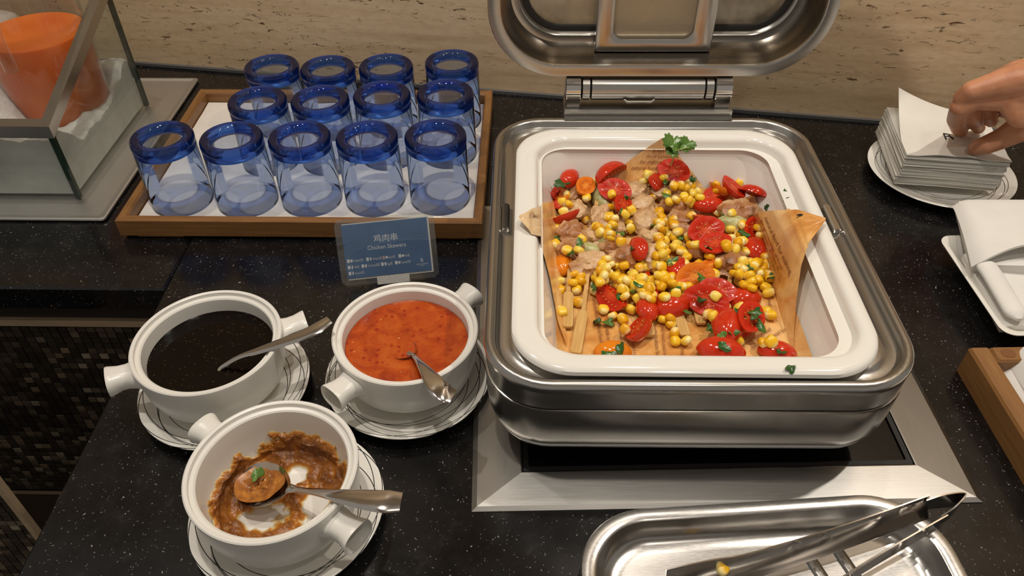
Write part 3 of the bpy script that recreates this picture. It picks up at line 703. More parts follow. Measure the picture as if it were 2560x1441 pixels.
TAPE = NT('silver_tape'); v_ = TAPE.voro(900); TAPE.set(Base_Color=(.62,.60,.57), Roughness=.4, Metallic=.3); TAPE.bump(v_.outputs[0], .5, .0005)
obj('tape', b, TAPE.mat, SG, (0,0,0), tl, smooth=False)
b = MB(); b.tube([(0,.004,.001),(0,.05,.001)], .0015, 8); 
b = MB(); b.loft([[(s_*cw*.46, y_, z_) for y_, z_ in ((.0006,-.0018),(.0006,-.0041),(.045,-.0041),(.045,-.0025),(.004,-.0025))] for s_ in (-1,1)], True, True); obj('foot_plate', b, ACR, SG, (0,0,0), smooth=False)

# ---- the edge of a second holder at the left stone top
SG2 = thing('sign_holder', 'clear acrylic sign holder standing by the ice display tray', 'sign', (-.752,.262,0), (0,0,.1))
b = plate_rr(.058, .036, .007, 0, .003, .036); obj('front_sheet', b, ACR, SG2, (0,0,.002), (R(68),0,0))
b = MB(); b.box(-.05,.05,.006,.045,.0002,.002); obj('foot_plate', b, ACR, SG2, smooth=False)

# ================================================================ paper napkin stack on its saucer
NPC = Vector((.587,.428)); NROT = R(-7)
SMN = saucer_mesh(.098)
npl = put('saucer', SMN, None, (NPC.x+.006, NPC.y-.012, 0), (0,0,2.0)); tag(npl, 'white saucer with thin black lines under the paper napkin stack', 'saucer')
NN = 24; NZ0 = .0205; pit = .00185; NH = .0655
def napkin_mesh(seed, top=False):
    b = MB(); rnd = random.Random(seed); ph = rnd.random()*10
    def f(u, v, off):
        x, y = NH*(2*u-1), NH*(2*v-1)
        e = max(abs(2*u-1), abs(2*v-1))
        z = .0005*noise.noise(Vector((x*22+ph, y*22, seed)))*e**2 + off
        return (x, y, z)
    n = 10
    top_ = [f(i/n, j/n, .0007) for i in range(n+1) for j in range(n+1)]; bot = [f(i/n, j/n, -.0006) for i in range(n+1) for j in range(n+1)]
    q = [(i*(n+1)+j, (i+1)*(n+1)+j, (i+1)*(n+1)+j+1, i*(n+1)+j+1) for i in range(n) for j in range(n)]
    N2 = (n+1)**2; per = [i*(n+1) for i in range(n+1)]+[n*(n+1)+j for j in range(1,n+1)]+[i*(n+1)+n for i in range(n-1,-1,-1)]+[j for j in range(n-1,0,-1)]
    fs = q+[tuple(N2+i for i in reversed(a)) for a in q]+[(per[k], per[(k+1)%len(per)], N2+per[(k+1)%len(per)], N2+per[k]) for k in range(len(per))]
    b.add(top_+bot, fs); return b.data('paper_napkin', MAT['tissue'], ang=50)
nm = [napkin_mesh(k) for k in range(5)]
for k in range(NN):
    o = put('paper_napkin', nm[k % 5], None, (NPC.x+random.uniform(-.0012,.0012)-.0035*(1-k/NN), NPC.y+random.uniform(-.0012,.0012), NZ0+pit*k), (0,0,NROT+random.uniform(-.02,.02)+(math.pi/2)*(k % 4)))
    tens = ['first','second','third','fourth','fifth','sixth','seventh','eighth','ninth','tenth','eleventh','twelfth','thirteenth','fourteenth','fifteenth','sixteenth','seventeenth','eighteenth','nineteenth','twentieth','twenty-first','twenty-second','twenty-third','twenty-fourth']
    tag(o, tens[k]+' white paper napkin up from the saucer in the stack', 'napkin', 'stacked paper napkins')
NTOP = NZ0+pit*NN
# the pinched top napkin
b = MB(); pinch = at(2425,352,NTOP+.006); ca, sa = math.cos(NROT), math.sin(NROT)
pl = Vector(((pinch.x-NPC.x)*ca+(pinch.y-NPC.y)*sa, -(pinch.x-NPC.x)*sa+(pinch.y-NPC.y)*ca))
def topnap(u, v, off=0):
    x, y = .066*(2*u-1), .066*(2*v-1)
    cl = max(0, 1-((1-v)**2+(u)**2)**.5/.75); z = .030*cl**1.5
    d = math.hypot(x-pl.x, (y-pl.y)*.8); z += .008*math.exp(-(d/.022)**2)
    dr = (x-pl.x)*.5-(y-pl.y)*.85
    z += .0016*math.sin(dr*260)*math.exp(-(d/.045)**2)
    z += .0035*max(0,math.sin(u*5.2-.5))*max(0,1-v*4)
    return (x+.008*cl, y, z+off)
n = 28; tp = [topnap(i/n,j/n,.0011) for i in range(n+1) for j in range(n+1)]; bt = [topnap(i/n,j/n,.0002) for i in range(n+1) for j in range(n+1)]
q = [(i*(n+1)+j,(i+1)*(n+1)+j,(i+1)*(n+1)+j+1,i*(n+1)+j+1) for i in range(n) for j in range(n)]; N2 = (n+1)**2
per = [i*(n+1) for i in range(n+1)]+[n*(n+1)+j for j in range(1,n+1)]+[i*(n+1)+n for i in range(n-1,-1,-1)]+[j for j in range(n-1,0,-1)]
b.add(tp+bt, q+[tuple(N2+i for i in reversed(a)) for a in q]+[(per[k],per[(k+1)%len(per)],N2+per[(k+1)%len(per)],N2+per[k]) for k in range(len(per))])
tn = obj('paper_napkin', b, MAT['tissue'], None, (NPC.x, NPC.y, NTOP), (0,0,NROT)); tag(tn, 'topmost white paper napkin printed with an R, pinched by the hand', 'napkin')
lp_ = at(2368,340,NTOP+.004); lx = (lp_.x-NPC.x)*ca+(lp_.y-NPC.y)*sa; ly = -(lp_.x-NPC.x)*sa+(lp_.y-NPC.y)*ca
me = text_mesh('R', .030, 'CENTER'); me.materials.clear(); me.materials.append(plain('black_print', (.02,.02,.025), .7))
for v_ in me.vertices:
    v_.co.x = v_.co.x*.72+v_.co.y*.12+lx; v_.co.y += ly-.010
    v_.co.z = topnap((v_.co.x/.066+1)/2, (v_.co.y/.066+1)/2, .0016)[2]
put('printed_letter', me, tn)

# ================================================================ the hand
def capsule_chain(b, pts, n=14):
    pts = [(Vector(p), r) for p, r in pts]
    for (p, r), (q, s) in zip(pts, pts[1:]):
        L = (q-p).length; k = max(2, int(L/.0035))
        for i in range(k+1):
            t = i/k; b.ball(p.lerp(q, t), lerp(r, s, t), n, 9)
b = MB(); Z = NTOP
def hp(px, py, z): return at(px, py, z)
idx = [(hp(2522,240,.165),.0185),(hp(2440,248,.158),.0135),(hp(2401,268,.146),.0125),(hp(2391,298,.118),.0117),(hp(2397,318,Z+.020),.0106),(hp(2402,327,Z+.0135),.0092)]
mid = [(hp(2512,205,.185),.0170),(hp(2428,228,.170),.0125),(hp(2408,245,.158),.0118),(hp(2430,290,.118),.0105),(hp(2442,312,Z+.020),.0096),(hp(2447,320,Z+.0135),.0084)]
rng = [(hp(2542,185,.190),.0165),(hp(2482,205,.168),.0120),(hp(2464,240,.145),.0110),(hp(2472,285,.115),.0098),(hp(2478,303,.100),.0084)]
lit = [(hp(2570,178,.186),.0150),(hp(2520,212,.155),.0100),(hp(2508,255,.130),.0090),(hp(2512,282,.112),.0076)]
thb = [(hp(2602,275,.150),.0240),(hp(2556,318,.124),.0180),(hp(2508,345,.100),.0140),(hp(2468,362,Z+.0240),.0126),(hp(2447,368,Z+.0165),.0106),(hp(2438,371,Z+.0135),.0090)]
wr = hp(2700,165,.215); wr2 = hp(2655,215,.195)
for ch in (idx, mid, rng, lit, thb): capsule_chain(b, ch)
for ch in (idx, mid, rng, lit): capsule_chain(b, [(ch[0][0], ch[0][1]), (wr, .025)])
capsule_chain(b, [(thb[0][0], .024), (wr2, .026), (wr, .028)])
capsule_chain(b, [(idx[0][0], .0175), (hp(2552,285,.150), .0170), (thb[0][0], .022)])
el = wr+Vector((.22,-.10,.10)); capsule_chain(b, [(wr,.029),(wr.lerp(el,.3),.032),(el,.042)])
hme = b.data('hand', MAT['rubber']); ho = put('hand', hme)
md = ho.modifiers.new('r','REMESH'); md.mode = 'VOXEL'; md.voxel_size = .0014; md.use_smooth_shade = True
ms = ho.modifiers.new('s','SMOOTH'); ms.iterations = 8; ms.factor = .5
dg = bpy.context.evaluated_depsgraph_get(); hm2 = bpy.data.meshes.new_from_object(ho.evaluated_get(dg)); bpy.data.objects.remove(ho)
SK = NT('skin'); n1 = SK.noise(40,4,.6); n2 = SK.noise(420,3,.6); v1 = SK.voro(700)
SK.set(Base_Color=SK.ramp(n1.outputs[0], [(.3, srgb(186,124,90)), (.55, srgb(204,144,108)), (.75, srgb(198,128,98))]), Roughness=.45, Subsurface_Weight=.3, Subsurface_Radius=(.012,.004,.002), Subsurface_Scale=.25)
SK.bump(SK.math('ADD', n2.outputs[0], SK.math('MULTIPLY', v1.outputs[0], .6)), .18, .0006)
hm2.materials.clear(); hm2.materials.append(SK.mat)
for p in hm2.polygons: p.material_index = 0; p.use_smooth = True
pers = thing('person', "person's bare hand and forearm reaching in to pinch the top paper napkin", 'person', (wr.x, wr.y, wr.z))
ho = put('arm_and_hand', hm2, pers, (-wr.x,-wr.y,-wr.z))
# thumbnail
tt, tr_ = thb[-1]; dr_ = (thb[-1][0]-thb[-2][0]).normalized(); up_ = Vector((-.35,-.55,.75)); up_ = (up_-dr_*up_.dot(dr_)).normalized(); sd_ = dr_.cross(up_)
b = MB(); b.grid(lambda u, v: tt+dr_*(-.010+.013*u-.004*abs(2*v-1)**2*u)+sd_*.0062*(2*v-1)+up_*(.0082*math.cos((2*v-1)*.8)+.0008-.0015*u), 8, 8)
obj('thumbnail', b, plain('nail', srgb(222,166,140), .3), pers, (-wr.x,-wr.y,-wr.z))

# ================================================================ right: white plate with folded napkin, bamboo tray with cloth
p0 = at(2361,594,.03); p1 = at(2490,830,.03)
WP = MB(); wx0, wy0, wy1 = .5165, .074, .247; whx, why = .13, (wy1-wy0)/2
def wr_(d, z, r): return rr(whx-d, why-d, max(r,.004), z, 8)
WP.loft([wr_(.035,.0005,.01), wr_(.030,.0005,.012), wr_(.026,.004,.014), wr_(.006,.024,.016), wr_(0,.0285,.016), wr_(-.0004,.0302,.016), wr_(.002,.031,.015), wr_(.006,.030,.014), wr_(.028,.009,.012), wr_(.034,.0065,.01), wr_(.045,.0062,.008)], True, True)
wp = obj('square_plate', WP, MAT['porcelain'], None, (wx0+whx+.004, (wy0+wy1)/2, 0), (0,0,.035), ang=50); tag(wp, 'white porcelain rectangular plate holding a folded linen napkin', 'plate')
FN = thing('folded_napkin', 'thick off-white linen napkin folded and rolled on the white plate', 'napkin', (.6,.17,0))
OFF = Vector((.6,.17,0))
def sheet(fn, nu, nv, th, mat_, par, name, ang=60):
    b = MB(); A = [[Vector(fn(i/nu,j/nv)) for j in range(nv+1)] for i in range(nu+1)]
    nr = lambda i, j: ((A[min(i+1,nu)][j]-A[max(i-1,0)][j]).cross(A[i][min(j+1,nv)]-A[i][max(j-1,0)])).normalized()
    t = [A[i][j]-OFF for i in range(nu+1) for j in range(nv+1)]; u = [A[i][j]-OFF-nr(i,j)*th for i in range(nu+1) for j in range(nv+1)]
    q = [(i*(nv+1)+j,(i+1)*(nv+1)+j,(i+1)*(nv+1)+j+1,i*(nv+1)+j+1) for i in range(nu) for j in range(nv)]; N2 = (nu+1)*(nv+1)
    per = [i*(nv+1) for i in range(nu+1)]+[nu*(nv+1)+j for j in range(1,nv+1)]+[i*(nv+1)+nv for i in range(nu-1,-1,-1)]+[j for j in range(nv-1,0,-1)]
    b.add(t+u, q+[tuple(N2+i for i in reversed(a)) for a in q]+[(per[k],per[(k+1)%len(per)],N2+per[(k+1)%len(per)],N2+per[k]) for k in range(len(per))])
    return obj(name, b, mat_, par, ang=ang)
# lower folded body, then the upper flap whose front edge bows up into a pocket, then a soft roll
yb0, yb1 = .085, .262; xa = .530
def body_(u, v):
    x = xa+.0+.26*u; y = lerp(yb0+.002, .20, v); return (x, y, .0245+.0035*noise.noise(Vector((x*9,y*9,2)))+.004*math.sin(min(1,u*8)*math.pi/2)+.012*v)
sheet(body_, 24, 16, .010, MAT['linen'], FN, 'lower_fold')
fA, fB, fC, fD = at(2392,500,.062), at(2440,655,.052), at(2690,500,.062), at(2760,665,.058)
def flap(u, v):
    p = (fA.lerp(fC,u)).lerp(fB.lerp(fD,u), v)
    bow = math.sin(min(1,max(0,(u-.06)/.9))*math.pi)
    z = p.z+.014*bow*v**1.5+.003*math.sin(v*3.14)*(1-u); 
    z -= .010*max(0,1-u/.10)**2+.003*max(0,1-v/.15)**2
    y = p.y+.016*bow*v**2
    return (p.x, y, z)
sheet(flap, 30, 24, .0028, MAT['linen'], FN, 'upper_fold')
def under_(u, v):
    p = (fA.lerp(fC,u)).lerp(fB.lerp(fD,u), v*.98); return (p.x+.004, p.y+.003, p.z-.017-.004*v)
sheet(under_, 12, 10, .014, MAT['linen'], FN, 'middle_fold')
rp = [at(2455,652,.048), at(2482,690,.044), at(2515,745,.041), at(2548,800,.038)]
b = MB(); pts = catmull(rp, 8); b.tube([p-OFF for p in pts], [.0125*min(1,.45+i/5,.35+(len(pts)-1-i)/3.5) for i in range(len(pts))], 18, flat=.5); obj('rolled_edge', b, MAT['linen'], FN, ang=60)

RT = thing('wooden_tray', 'bamboo tray with a handle slot and white cloth, next to the white plate', 'tray', (.4735,.047,0), (0,0,.035))
t_ = .0215; TZ2 = .036
b = MB(); L = .30
def rail2(x0, x1, y0, y1, nm, m_):
    b = MB(); b.loft([rr((x1-x0)/2,(y1-y0)/2,.003,z,4,(x0+x1)/2,(y0+y1)/2) for z in (.0004,TZ2-.003)]+[rr((x1-x0)/2-.002,(y1-y0)/2-.002,.002,TZ2,4,(x0+x1)/2,(y0+y1)/2)], True, True); return obj(nm, b, m_, RT, ang=30)
rail2(0, t_, -.30, 0, 'rail', MAT['bamboo_y']); rail2(t_+.0003, .30, -t_, 0, 'rail', MAT['bamboo']); rail2(t_+.0003, .30, -.30, -.30+t_, 'rail', MAT['bamboo']); rail2(.3003, .3215, -.30, 0, 'rail', MAT['bamboo_y'])
b = MB(); b.box(t_+.0005,.2998,-.2780,-t_-.0005,.003,.010); obj('tray_bottom', b, MAT['bamboo'], RT, smooth=False)
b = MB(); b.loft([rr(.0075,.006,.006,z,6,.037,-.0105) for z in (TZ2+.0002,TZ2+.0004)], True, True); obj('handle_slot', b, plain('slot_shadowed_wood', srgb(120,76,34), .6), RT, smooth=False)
OFF = Vector((.62,-.05,0))
CN = thing('folded_napkin', 'white folded cloth lying in the bamboo tray next to the white plate', 'napkin', tuple(OFF))
q0, q1 = at(2507,846,.052), at(2500,905,.040)
def cl1(u, v):
    x = lerp(.5135,.72,u); y = lerp(-.20,.047,v); x += .016*(1-v)*0
    z = .047+.004*math.sin(u*3)+.002*noise.noise(Vector((x*20,y*20,1)))
    if u < .12: z -= .022*(1-u/.12)**2
    if v > .93: z -= .010*((v-.93)/.07)**2
    return (x, y, z)
sheet(cl1, 36, 36, .006, MAT['linen'], CN, 'upper_fold')
def cl2(u, v):
    x = lerp(.5075,.71,u); y = lerp(-.20,.030,v); z = .030+.001*noise.noise(Vector((x*20,y*20,4)))
    if u < .1: z -= .012*(1-u/.1)**2
    return (x, y, z)
sheet(cl2, 20, 20, .012, MAT['linen'], CN, 'lower_fold')

# ================================================================ steel tray with tongs
s0, s1 = at(1560,1275,.022), at(2180,1235,.022); sa_ = math.atan2(s1.y-s0.y, s1.x-s0.x)
ex = Vector((math.cos(sa_), math.sin(sa_))); ey = Vector((-ex.y, ex.x))
SHX, SHY = .160, .082
lft = at(1450,1441,.022); 
scx = Vector((lft.x,lft.y)).dot(ex)+SHX+.001; scy = Vector((s0.x,s0.y)).dot(ey)-SHY
sc_ = ex*scx+ey*scy
b = MB(); pr = [(.012,.0008),(.006,.002),(.001,.017),(-.0005,.0205),(.0008,.0222),(.004,.0226),(.0105,.0220),(.0125,.0208),(.0145,.015),(.019,.006),(.026,.0028),(.034,.0022)]
b.loft([rr(SHX-d, SHY-d, max(.062-d*.8,.01), z, 14) for d, z in pr], True, True)
ST = thing('steel_tray', 'shallow stainless steel utensil tray with rounded ends, carrying the tongs', 'tray', (sc_.x, sc_.y, 0), (0,0,sa_))
obj('tray_body', b, MAT['tray_steel'], ST)
for xo in (.052, .080):
    b = MB(); b.loft([[(xo+wv*math.cos(a)+.10*0-(yy)*.25, yy, .0015+hv*math.sin(a)) for a in [math.pi*k/8 for k in range(9)]] for yy, wv, hv in ((-.050,.002,.0005),(-.045,.006,.0042),(.040,.006,.0042),(.047,.002,.0005))], False, False, closed=False)
    obj('ridge', b, MAT['tray_steel'], ST, ang=70)
TG = thing('serving_tongs', 'polished steel serving tongs lying open across the utensil tray', 'tongs', (0,0,0))
hA = at(2362,1268,.035)
ya = math.atan2(at(1720,1430,.03).y-at(2330,1262,.03).y, at(1720,1430,.03).x-at(2330,1262,.03).x)
yb = math.atan2(at(2130,1441,.02).y-at(2350,1305,.02).y, at(2130,1441,.02).x-at(2350,1305,.02).x)
def arm(p0, yaw, L, zs, hs, name, curve=0, tilt=0):
    d = Vector((math.cos(yaw), math.sin(yaw), 0)); nrm = Vector((-d.y, d.x, 0)); b = MB(); rings_ = []
    K = 26
    for i in range(K+1):
        t = i/K; c = p0+d*(L*t)+nrm*curve*math.sin(t*math.pi); zc = lerp(zs[0], zs[1], t); h = lerp(hs[0], hs[1], t)*1.25; tw = Vector((0,0,1))+nrm*tilt
        if t > .72: h += .010*math.sin((t-.72)/.28*math.pi/2)
        cup = .0022+.003*max(0,(t-.6))
        ring = [c+nrm*(cup*((2*k/8-1)**2)-.0006)+Vector((0,0,zc-c.z))+tw*(h/2*(2*k/8-1)) for k in range(9)]+[c+nrm*(cup*((2*k/8-1)**2)+.0006)+Vector((0,0,zc-c.z))+tw*(h/2*(2*k/8-1)) for k in range(8,-1,-1)]
        rings_.append(ring)
    b.loft(rings_, True, True); return obj(name, b, MAT['polished'], TG, ang=50)
pA = at(2318,1262,.034); pB = at(2352,1302,.028)
arm(pA, ya, .245, (.034,.0185), (.017,.020), 'arm', .004, -.45)
arm(pB, yb, .235, (.030,.0185), (.016,.019), 'arm', -.003)
b = MB(); m0 = (pA+pB)/2; dA = Vector((math.cos(ya),math.sin(ya),0)); dB = Vector((math.cos(yb),math.sin(yb),0))
hp_ = catmull([pA+dA*.004, pA-dA*.014, m0-(dA+dB).normalized()*.030, pB-dB*.012, pB+dB*.004], 8)
rings_ = []
for i, p in enumerate(hp_):
    tn = (hp_[min(i+1,len(hp_)-1)]-hp_[max(i-1,0)]); tn.z = 0; tn.normalize(); nr = Vector((-tn.y,tn.x,0)); h = .0165+.006*math.sin(i/(len(hp_)-1)*math.pi)
    zc = lerp(.034,.030,i/(len(hp_)-1))
    rings_.append([Vector((p.x,p.y,zc))+nr*s_+Vector((0,0,h*(k/6-.5))) for s_, ks in ((-.0006,range(7)),(.0006,range(6,-1,-1))) for k in ks])
b.loft(rings_, True, True); obj('spring_bend', b, MAT['polished'], TG, ang=50)

# ================================================================ ice display
IX1, IY0, IY1 = -.608, .342, .604
IC = thing('ice_display', 'glass ice bin with a sloping steel rim, holding the juice jug', 'ice bin', (IX1,IY0,0))
IXL = -1.05
IG = see_through('ice_bin_glass', (.95,.97,.955), .03, 1.4, None, (1,1,1), film=(.06,(.66,.65,.62),14))
IE = plain('green_glass_edge', (.018,.035,.026), .12)
zt = lambda y: .108+.335*(y)      # y from the front corner
def prism(poly, ax, a0, a1):
    b = MB(); f = (lambda p, a: (a, p[0], p[1])) if ax == 0 else (lambda p, a: (p[0], a, p[1]))
    b.loft([[f(p, a) for p in poly] for a in (a0,a1)], True, True); return b
Dp = IY1-IY0
obj('side_pane', prism([(.0065,.006),(Dp-.0065,.006),(Dp-.0065,zt(Dp)),(.0065,zt(.0065))], 0, -.006, 0), IG, IC, smooth=False)
obj('front_pane', prism([(IXL-IX1,.006),(-.0065,.006),(-.0065,.106),(IXL-IX1,.106)], 1, 0, .006), IG, IC, smooth=False)
obj('rear_pane', prism([(IXL-IX1,.006),(-.0065,.006),(-.0065,.26),(IXL-IX1,.26)], 1, Dp-.006, Dp), IG, IC, smooth=False)
b = MB(); b.box(-.0064,0,0,.0064,.006,.106); obj('corner_edge', b, IE, IC, smooth=False)
b = MB(); b.box(-.0064,0,Dp-.0064,Dp,.006,.19); obj('corner_edge', b, IE, IC, smooth=False)
rw = .0075
b = MB(); c0 = Vector((-.003,.003,zt(0)+.006)); c1 = Vector((-.003,Dp,zt(Dp)+.006)); dv = (c1-c0).normalized(); nv = Vector((0,-dv.z,dv.y))
def qtube(a, c, s0, s1, ta=None):
    return [[p+s0*i+s1*j for i, j in ((-1,-1),(1,-1),(1,1),(-1,1))] for p in (a, c)]
X = Vector((1,0,0))
ringsA = [[c0+X*i*rw+Vector((0,i*-rw,0))+Vector((0,0,1))*j*.0085+Vector((0,0,-i*rw*.2)) for i, j in ((-1,-1),(1,-1),(1,1),(-1,1))], [c1+X*i*rw+Vector((0,0,1))*j*.0085 for i, j in ((-1,-1),(1,-1),(1,1),(-1,1))]]
b.loft(ringsA, True, True); obj('side_rim', b, MAT['steel_y'], IC, smooth=False)
b = MB(); c2 = Vector((IXL-IX1,.003,zt(0)+.006))
b.loft([[c0+X*i*rw+Vector((0,i*-rw,0))+Vector((0,0,1))*j*.0085+Vector((0,0,-i*rw*.2)) for i, j in ((-1,-1),(1,-1),(1,1),(-1,1))], [c2+Vector((0,-i*rw,0))+Vector((0,0,1))*j*.0085 for i, j in ((-1,-1),(1,-1),(1,1),(-1,1))]], True, True); obj('front_rim', b, MAT['steel'], IC, smooth=False)
# steel drip tray below
b = MB(); tx1, ty0, ty1 = -.5565, .296, .698
tcx, thx_ = (tx1-1.10)/2, (tx1+1.10)/2; 
b.loft([rr(thx_-d,(ty1-ty0)/2-d,.006,z,4) for d, z in ((.004,.0004),(.001,.001),(0,.003),(.0005,.0048),(.0025,.0055),(.005,.0048),(.007,.0035),(.012,.0032))], True, True)
tag(obj('drip_tray', b, MAT['satin'], None, (tcx,(ty0+ty1)/2,0)), 'flat stainless steel drip tray under the glass ice bin', 'tray')
# crushed ice
JX, JY, JZ = -.690, .5175, .034
ICE = NT('crushed_ice'); n1 = ICE.noise(210,5,.7); v1 = ICE.voro(160); n2 = ICE.noise(9,3)
ICE.set(Base_Color=ICE.ramp(n2.outputs[0], [(.3,(.52,.51,.49)),(.7,(.80,.78,.75))]), Roughness=.22, Subsurface_Weight=.4, Subsurface_Radius=(.02,.02,.02), Subsurface_Scale=.3, Specular_IOR_Level=.6)
ICE.bump(ICE.math('ADD', n1.outputs[0], ICE.math('MULTIPLY', v1.outputs[0], .4)), .5, .0025)
b = MB()
def icez(x, y):
    fr_ = max(0,min(1,(y-.372)/.05)); z = lerp(.094,.056,fr_)+.03*max(0,min(1,(y-.5)/.08))+.075*max(0,min(1,(-.70-x)/.06))*fr_
    z += .010*noise.fractal(Vector((x*26,y*26,2)),1,2,5)
    d = math.hypot(x-JX,y-JY)
    if d < .060: z = .031
    return z
xa0, xa1, ya0, ya1 = -1.04, IX1-.0075, IY0+.0075, IY1-.0075
NU, NV = 110, 80
def icetop(u, v): x, y = lerp(xa0,xa1,u), lerp(ya0,ya1,v); return (x, y, max(.02, icez(x,y)))
b.grid(icetop, NU, NV)
tv = list(b.v); per = [i*(NV+1) for i in range(NU+1)]+[NU*(NV+1)+j for j in range(1,NV+1)]+[i*(NV+1)+NV for i in range(NU-1,-1,-1)]+[j for j in range(NV-1,0,-1)]
pts = [tv[k] for k in per]
lay = [[(p[0]+(.004*noise.noise(Vector((p[0]*60,p[1]*60,t*5))) if 0 < t < 1 else 0)*.4, p[1], lerp(p[2], .0085, t)) for p in pts] for t in (0,.2,.4,.6,.8,1)]
b.loft(lay, False, True)
ice = obj('crushed_ice', b, ICE.mat, weld=True); tag(ice, 'crushed ice heaped in the glass bin round the juice jug', 'ice'); ice['kind'] = 'stuff'
# jug of juice
JG = thing('juice_jug', 'clear jug of orange juice standing in the crushed ice', 'jug', (JX,JY,JZ))
JGM = see_through('jug_plastic', (.93,.92,.90), .03, 1.48, None, (1,1,1), film=(.02,(.8,.7,.6)))
b = MB(); b.lathe([(.0005,.0),(.066,.0),(.068,.003),(.070,.09),(.0725,.20),(.073,.24),(.072,.24),(.069,.09),(.0667,.004),(.0005,.0035)], 56, cap0=True, cap1=True); obj('jug_body', b, JGM, JG)
b = MB(); b.tube(catmull([(.022,-.070,.225),(.026,-.100,.215),(.024,-.112,.18),(.022,-.110,.128)],8), .0092, 16, flat=.6); obj('handle', b, JGM, JG, ang=70)
JU = NT('orange_juice'); n1 = JU.noise(14,3); JU.set(Base_Color=JU.ramp(n1.outputs[0], [(.3, srgb(232,104,16)), (.7, srgb(244,132,36))]), Roughness=.25, Subsurface_Weight=.3, Subsurface_Radius=(.02,.008,.002), Subsurface_Scale=.4)
b = MB(); b.lathe([(.0005,.0045),(.0655,.005),(.0675,.08),(.0685,.132),(.0675,.1335),(.0005,.1332)], 56, cap0=True, cap1=True)
tag(obj('orange_juice', b, JU.mat, None, (JX,JY,JZ)), 'cloudy orange juice filling the jug in the ice', 'juice')
# ================================================================ the food in the white pan
def z6(x, y): return 1270+x/2.217, 310+y/2.217          # reading frame used while measuring the photograph
PF = FLZ+.0022
GX0, GY0, GS, GNX, GNY = .0, -.08, .0015, 220, 260
hmap = [[PF]*GNY for _ in range(GNX)]
def hget(x, y):
    i, j = int((x-GX0)/GS), int((y-GY0)/GS)
    return hmap[i][j] if 0 <= i < GNX and 0 <= j < GNY else PF
def hraise(x, y, rx, ry, rot, top, shape=1.0, base=None):
    """raise the height map by a dome"""
    R_ = max(rx, ry); c, s = math.cos(rot), math.sin(rot)
    for i in range(max(0,int((x-R_-GX0)/GS)), min(GNX,int((x+R_-GX0)/GS)+1)):
        for j in range(max(0,int((y-R_-GY0)/GS)), min(GNY,int((y+R_-GY0)/GS)+1)):
            dx, dy = GX0+i*GS-x, GY0+j*GS-y; u, v = (dx*c+dy*s)/rx, (-dx*s+dy*c)/ry; q = u*u+v*v
            if q < 1:
                h = (base if base is not None else PF)+(top-(base if base is not None else PF))*math.sqrt(1-q)**shape
                if h > hmap[i][j]: hmap[i][j] = h
def settle(px, py, rad, lift):
    z = PF+.012
    for _ in range(5):
        p = at(px, py, z); h = max([hget(p.x+rad*.5*a, p.y+rad*.5*b_) for a, b_ in ((0,0),(1,0),(-1,0),(0,1),(0,-1))])
        z = z*.4+(h+lift)*.6
    hi = lambda q: lerp(.2781,.2981, max(0,min(1,(q-.079)/.053)))-rad*.8
    bk = lambda q: lerp(.2645,.2845, max(0,min(1,(q-.079)/.053)))-rad*.9
    p = at(px, py, z)
    while z < .150 and (p.x > hi(z) or p.y > bk(z)): z += .001; p = at(px, py, z)
    p.x = max(.0425+rad*.5-(p.z-.079)*.38, p.x); return p

# ---- parchment sheet: floor, with three corners standing up the sides of the pan
def paper_mat():
    m = NT('greased_parchment'); n = m.noise(16,5,.65,None,.6); n2 = m.noise(50,4,.6)
    c = m.ramp(n.outputs[0], [(.28, srgb(184,110,44)), (.45, srgb(218,158,86)), (.6, srgb(234,190,126)), (.78, srgb(208,138,60))])
    ge = m.n('ShaderNodeSeparateXYZ'); m.ln(m.co(), ge.inputs[0])
    dry = m.ramp(m.math('MULTIPLY_ADD', ge.outputs[2], 1.0, -.0), [(.105, 0.0), (.14, .85)])
    rs = m.ramp(ge.outputs[0], [(.27, 1.0), (.285, .0)])
    c = m.mix(m.math('MULTIPLY', dry, rs), c, srgb(228,200,158))
    m.set(Base_Color=c, Roughness=.24, Coat_Weight=.2, Coat_Roughness=.15); m.bump(m.math('ADD', n2.outputs[0], n.outputs[0]), .5, .002); return m.mat
PAP = paper_mat()
PPR = thing('parchment_sheet', 'greasy brown printed parchment sheet lining the white food pan', 'paper', (0,0,0))
def crk(x, y, a=.0006): return a*abs(noise.noise(Vector((x*40,y*40,1))))+a*.8*noise.noise(Vector((x*110,y*110,3)))
b = MB(); fx0, fx1, fy0, fy1 = .0365, .2800, -.028, .262
def flo(u, v):
    x, y = lerp(fx0,fx1,u), lerp(fy0,fy1,v); e = min(u,1-u)*(fx1-fx0); z = FLZ+.0007+crk(x,y)
    if e < .012: z += .012*(1-e/.012)**2
    e2 = (1-v)*(fy1-fy0)
    if e2 < .012: z += .010*(1-e2/.012)**2
    return (x,y,z)
b.grid(flo, 60, 70); obj('sheet_floor', b, PAP, PPR)
def flap3(A, B, C, name, bulge=(0,0,0), n=26, th=0):
    """three-cornered flap, A-B along the floor, C the free tip"""
    A, B, C = Vector(A), Vector(B), Vector(C); b = MB(); bl_ = Vector(bulge)
    def f(u, v):
        base = A.lerp(B, u); p = base.lerp(C, v); k = math.sin(v*math.pi)
        p = p+bl_*k+Vector((0,0,.0016*noise.noise(Vector((u*5*(1-v),v*5,2)))))
        return p
    b.grid(f, n, n); return obj(name, b, PAP, PPR, ang=80)
tipL = at(1294,541,.150); tipR = at(2066,546,.147); tipT = at(1656,345,.143)
def wall_lo(z): return lerp(.0403,.0203, max(0,min(1,(z-.079)/.053)))+.0022
def wall_hi(z): return lerp(.2781,.2981, max(0,min(1,(z-.079)/.053)))-.0022
def poly_at(L, v):
    k = v*(len(L)-1); i = min(int(k), len(L)-2); return L[i].lerp(L[i+1], k-i)
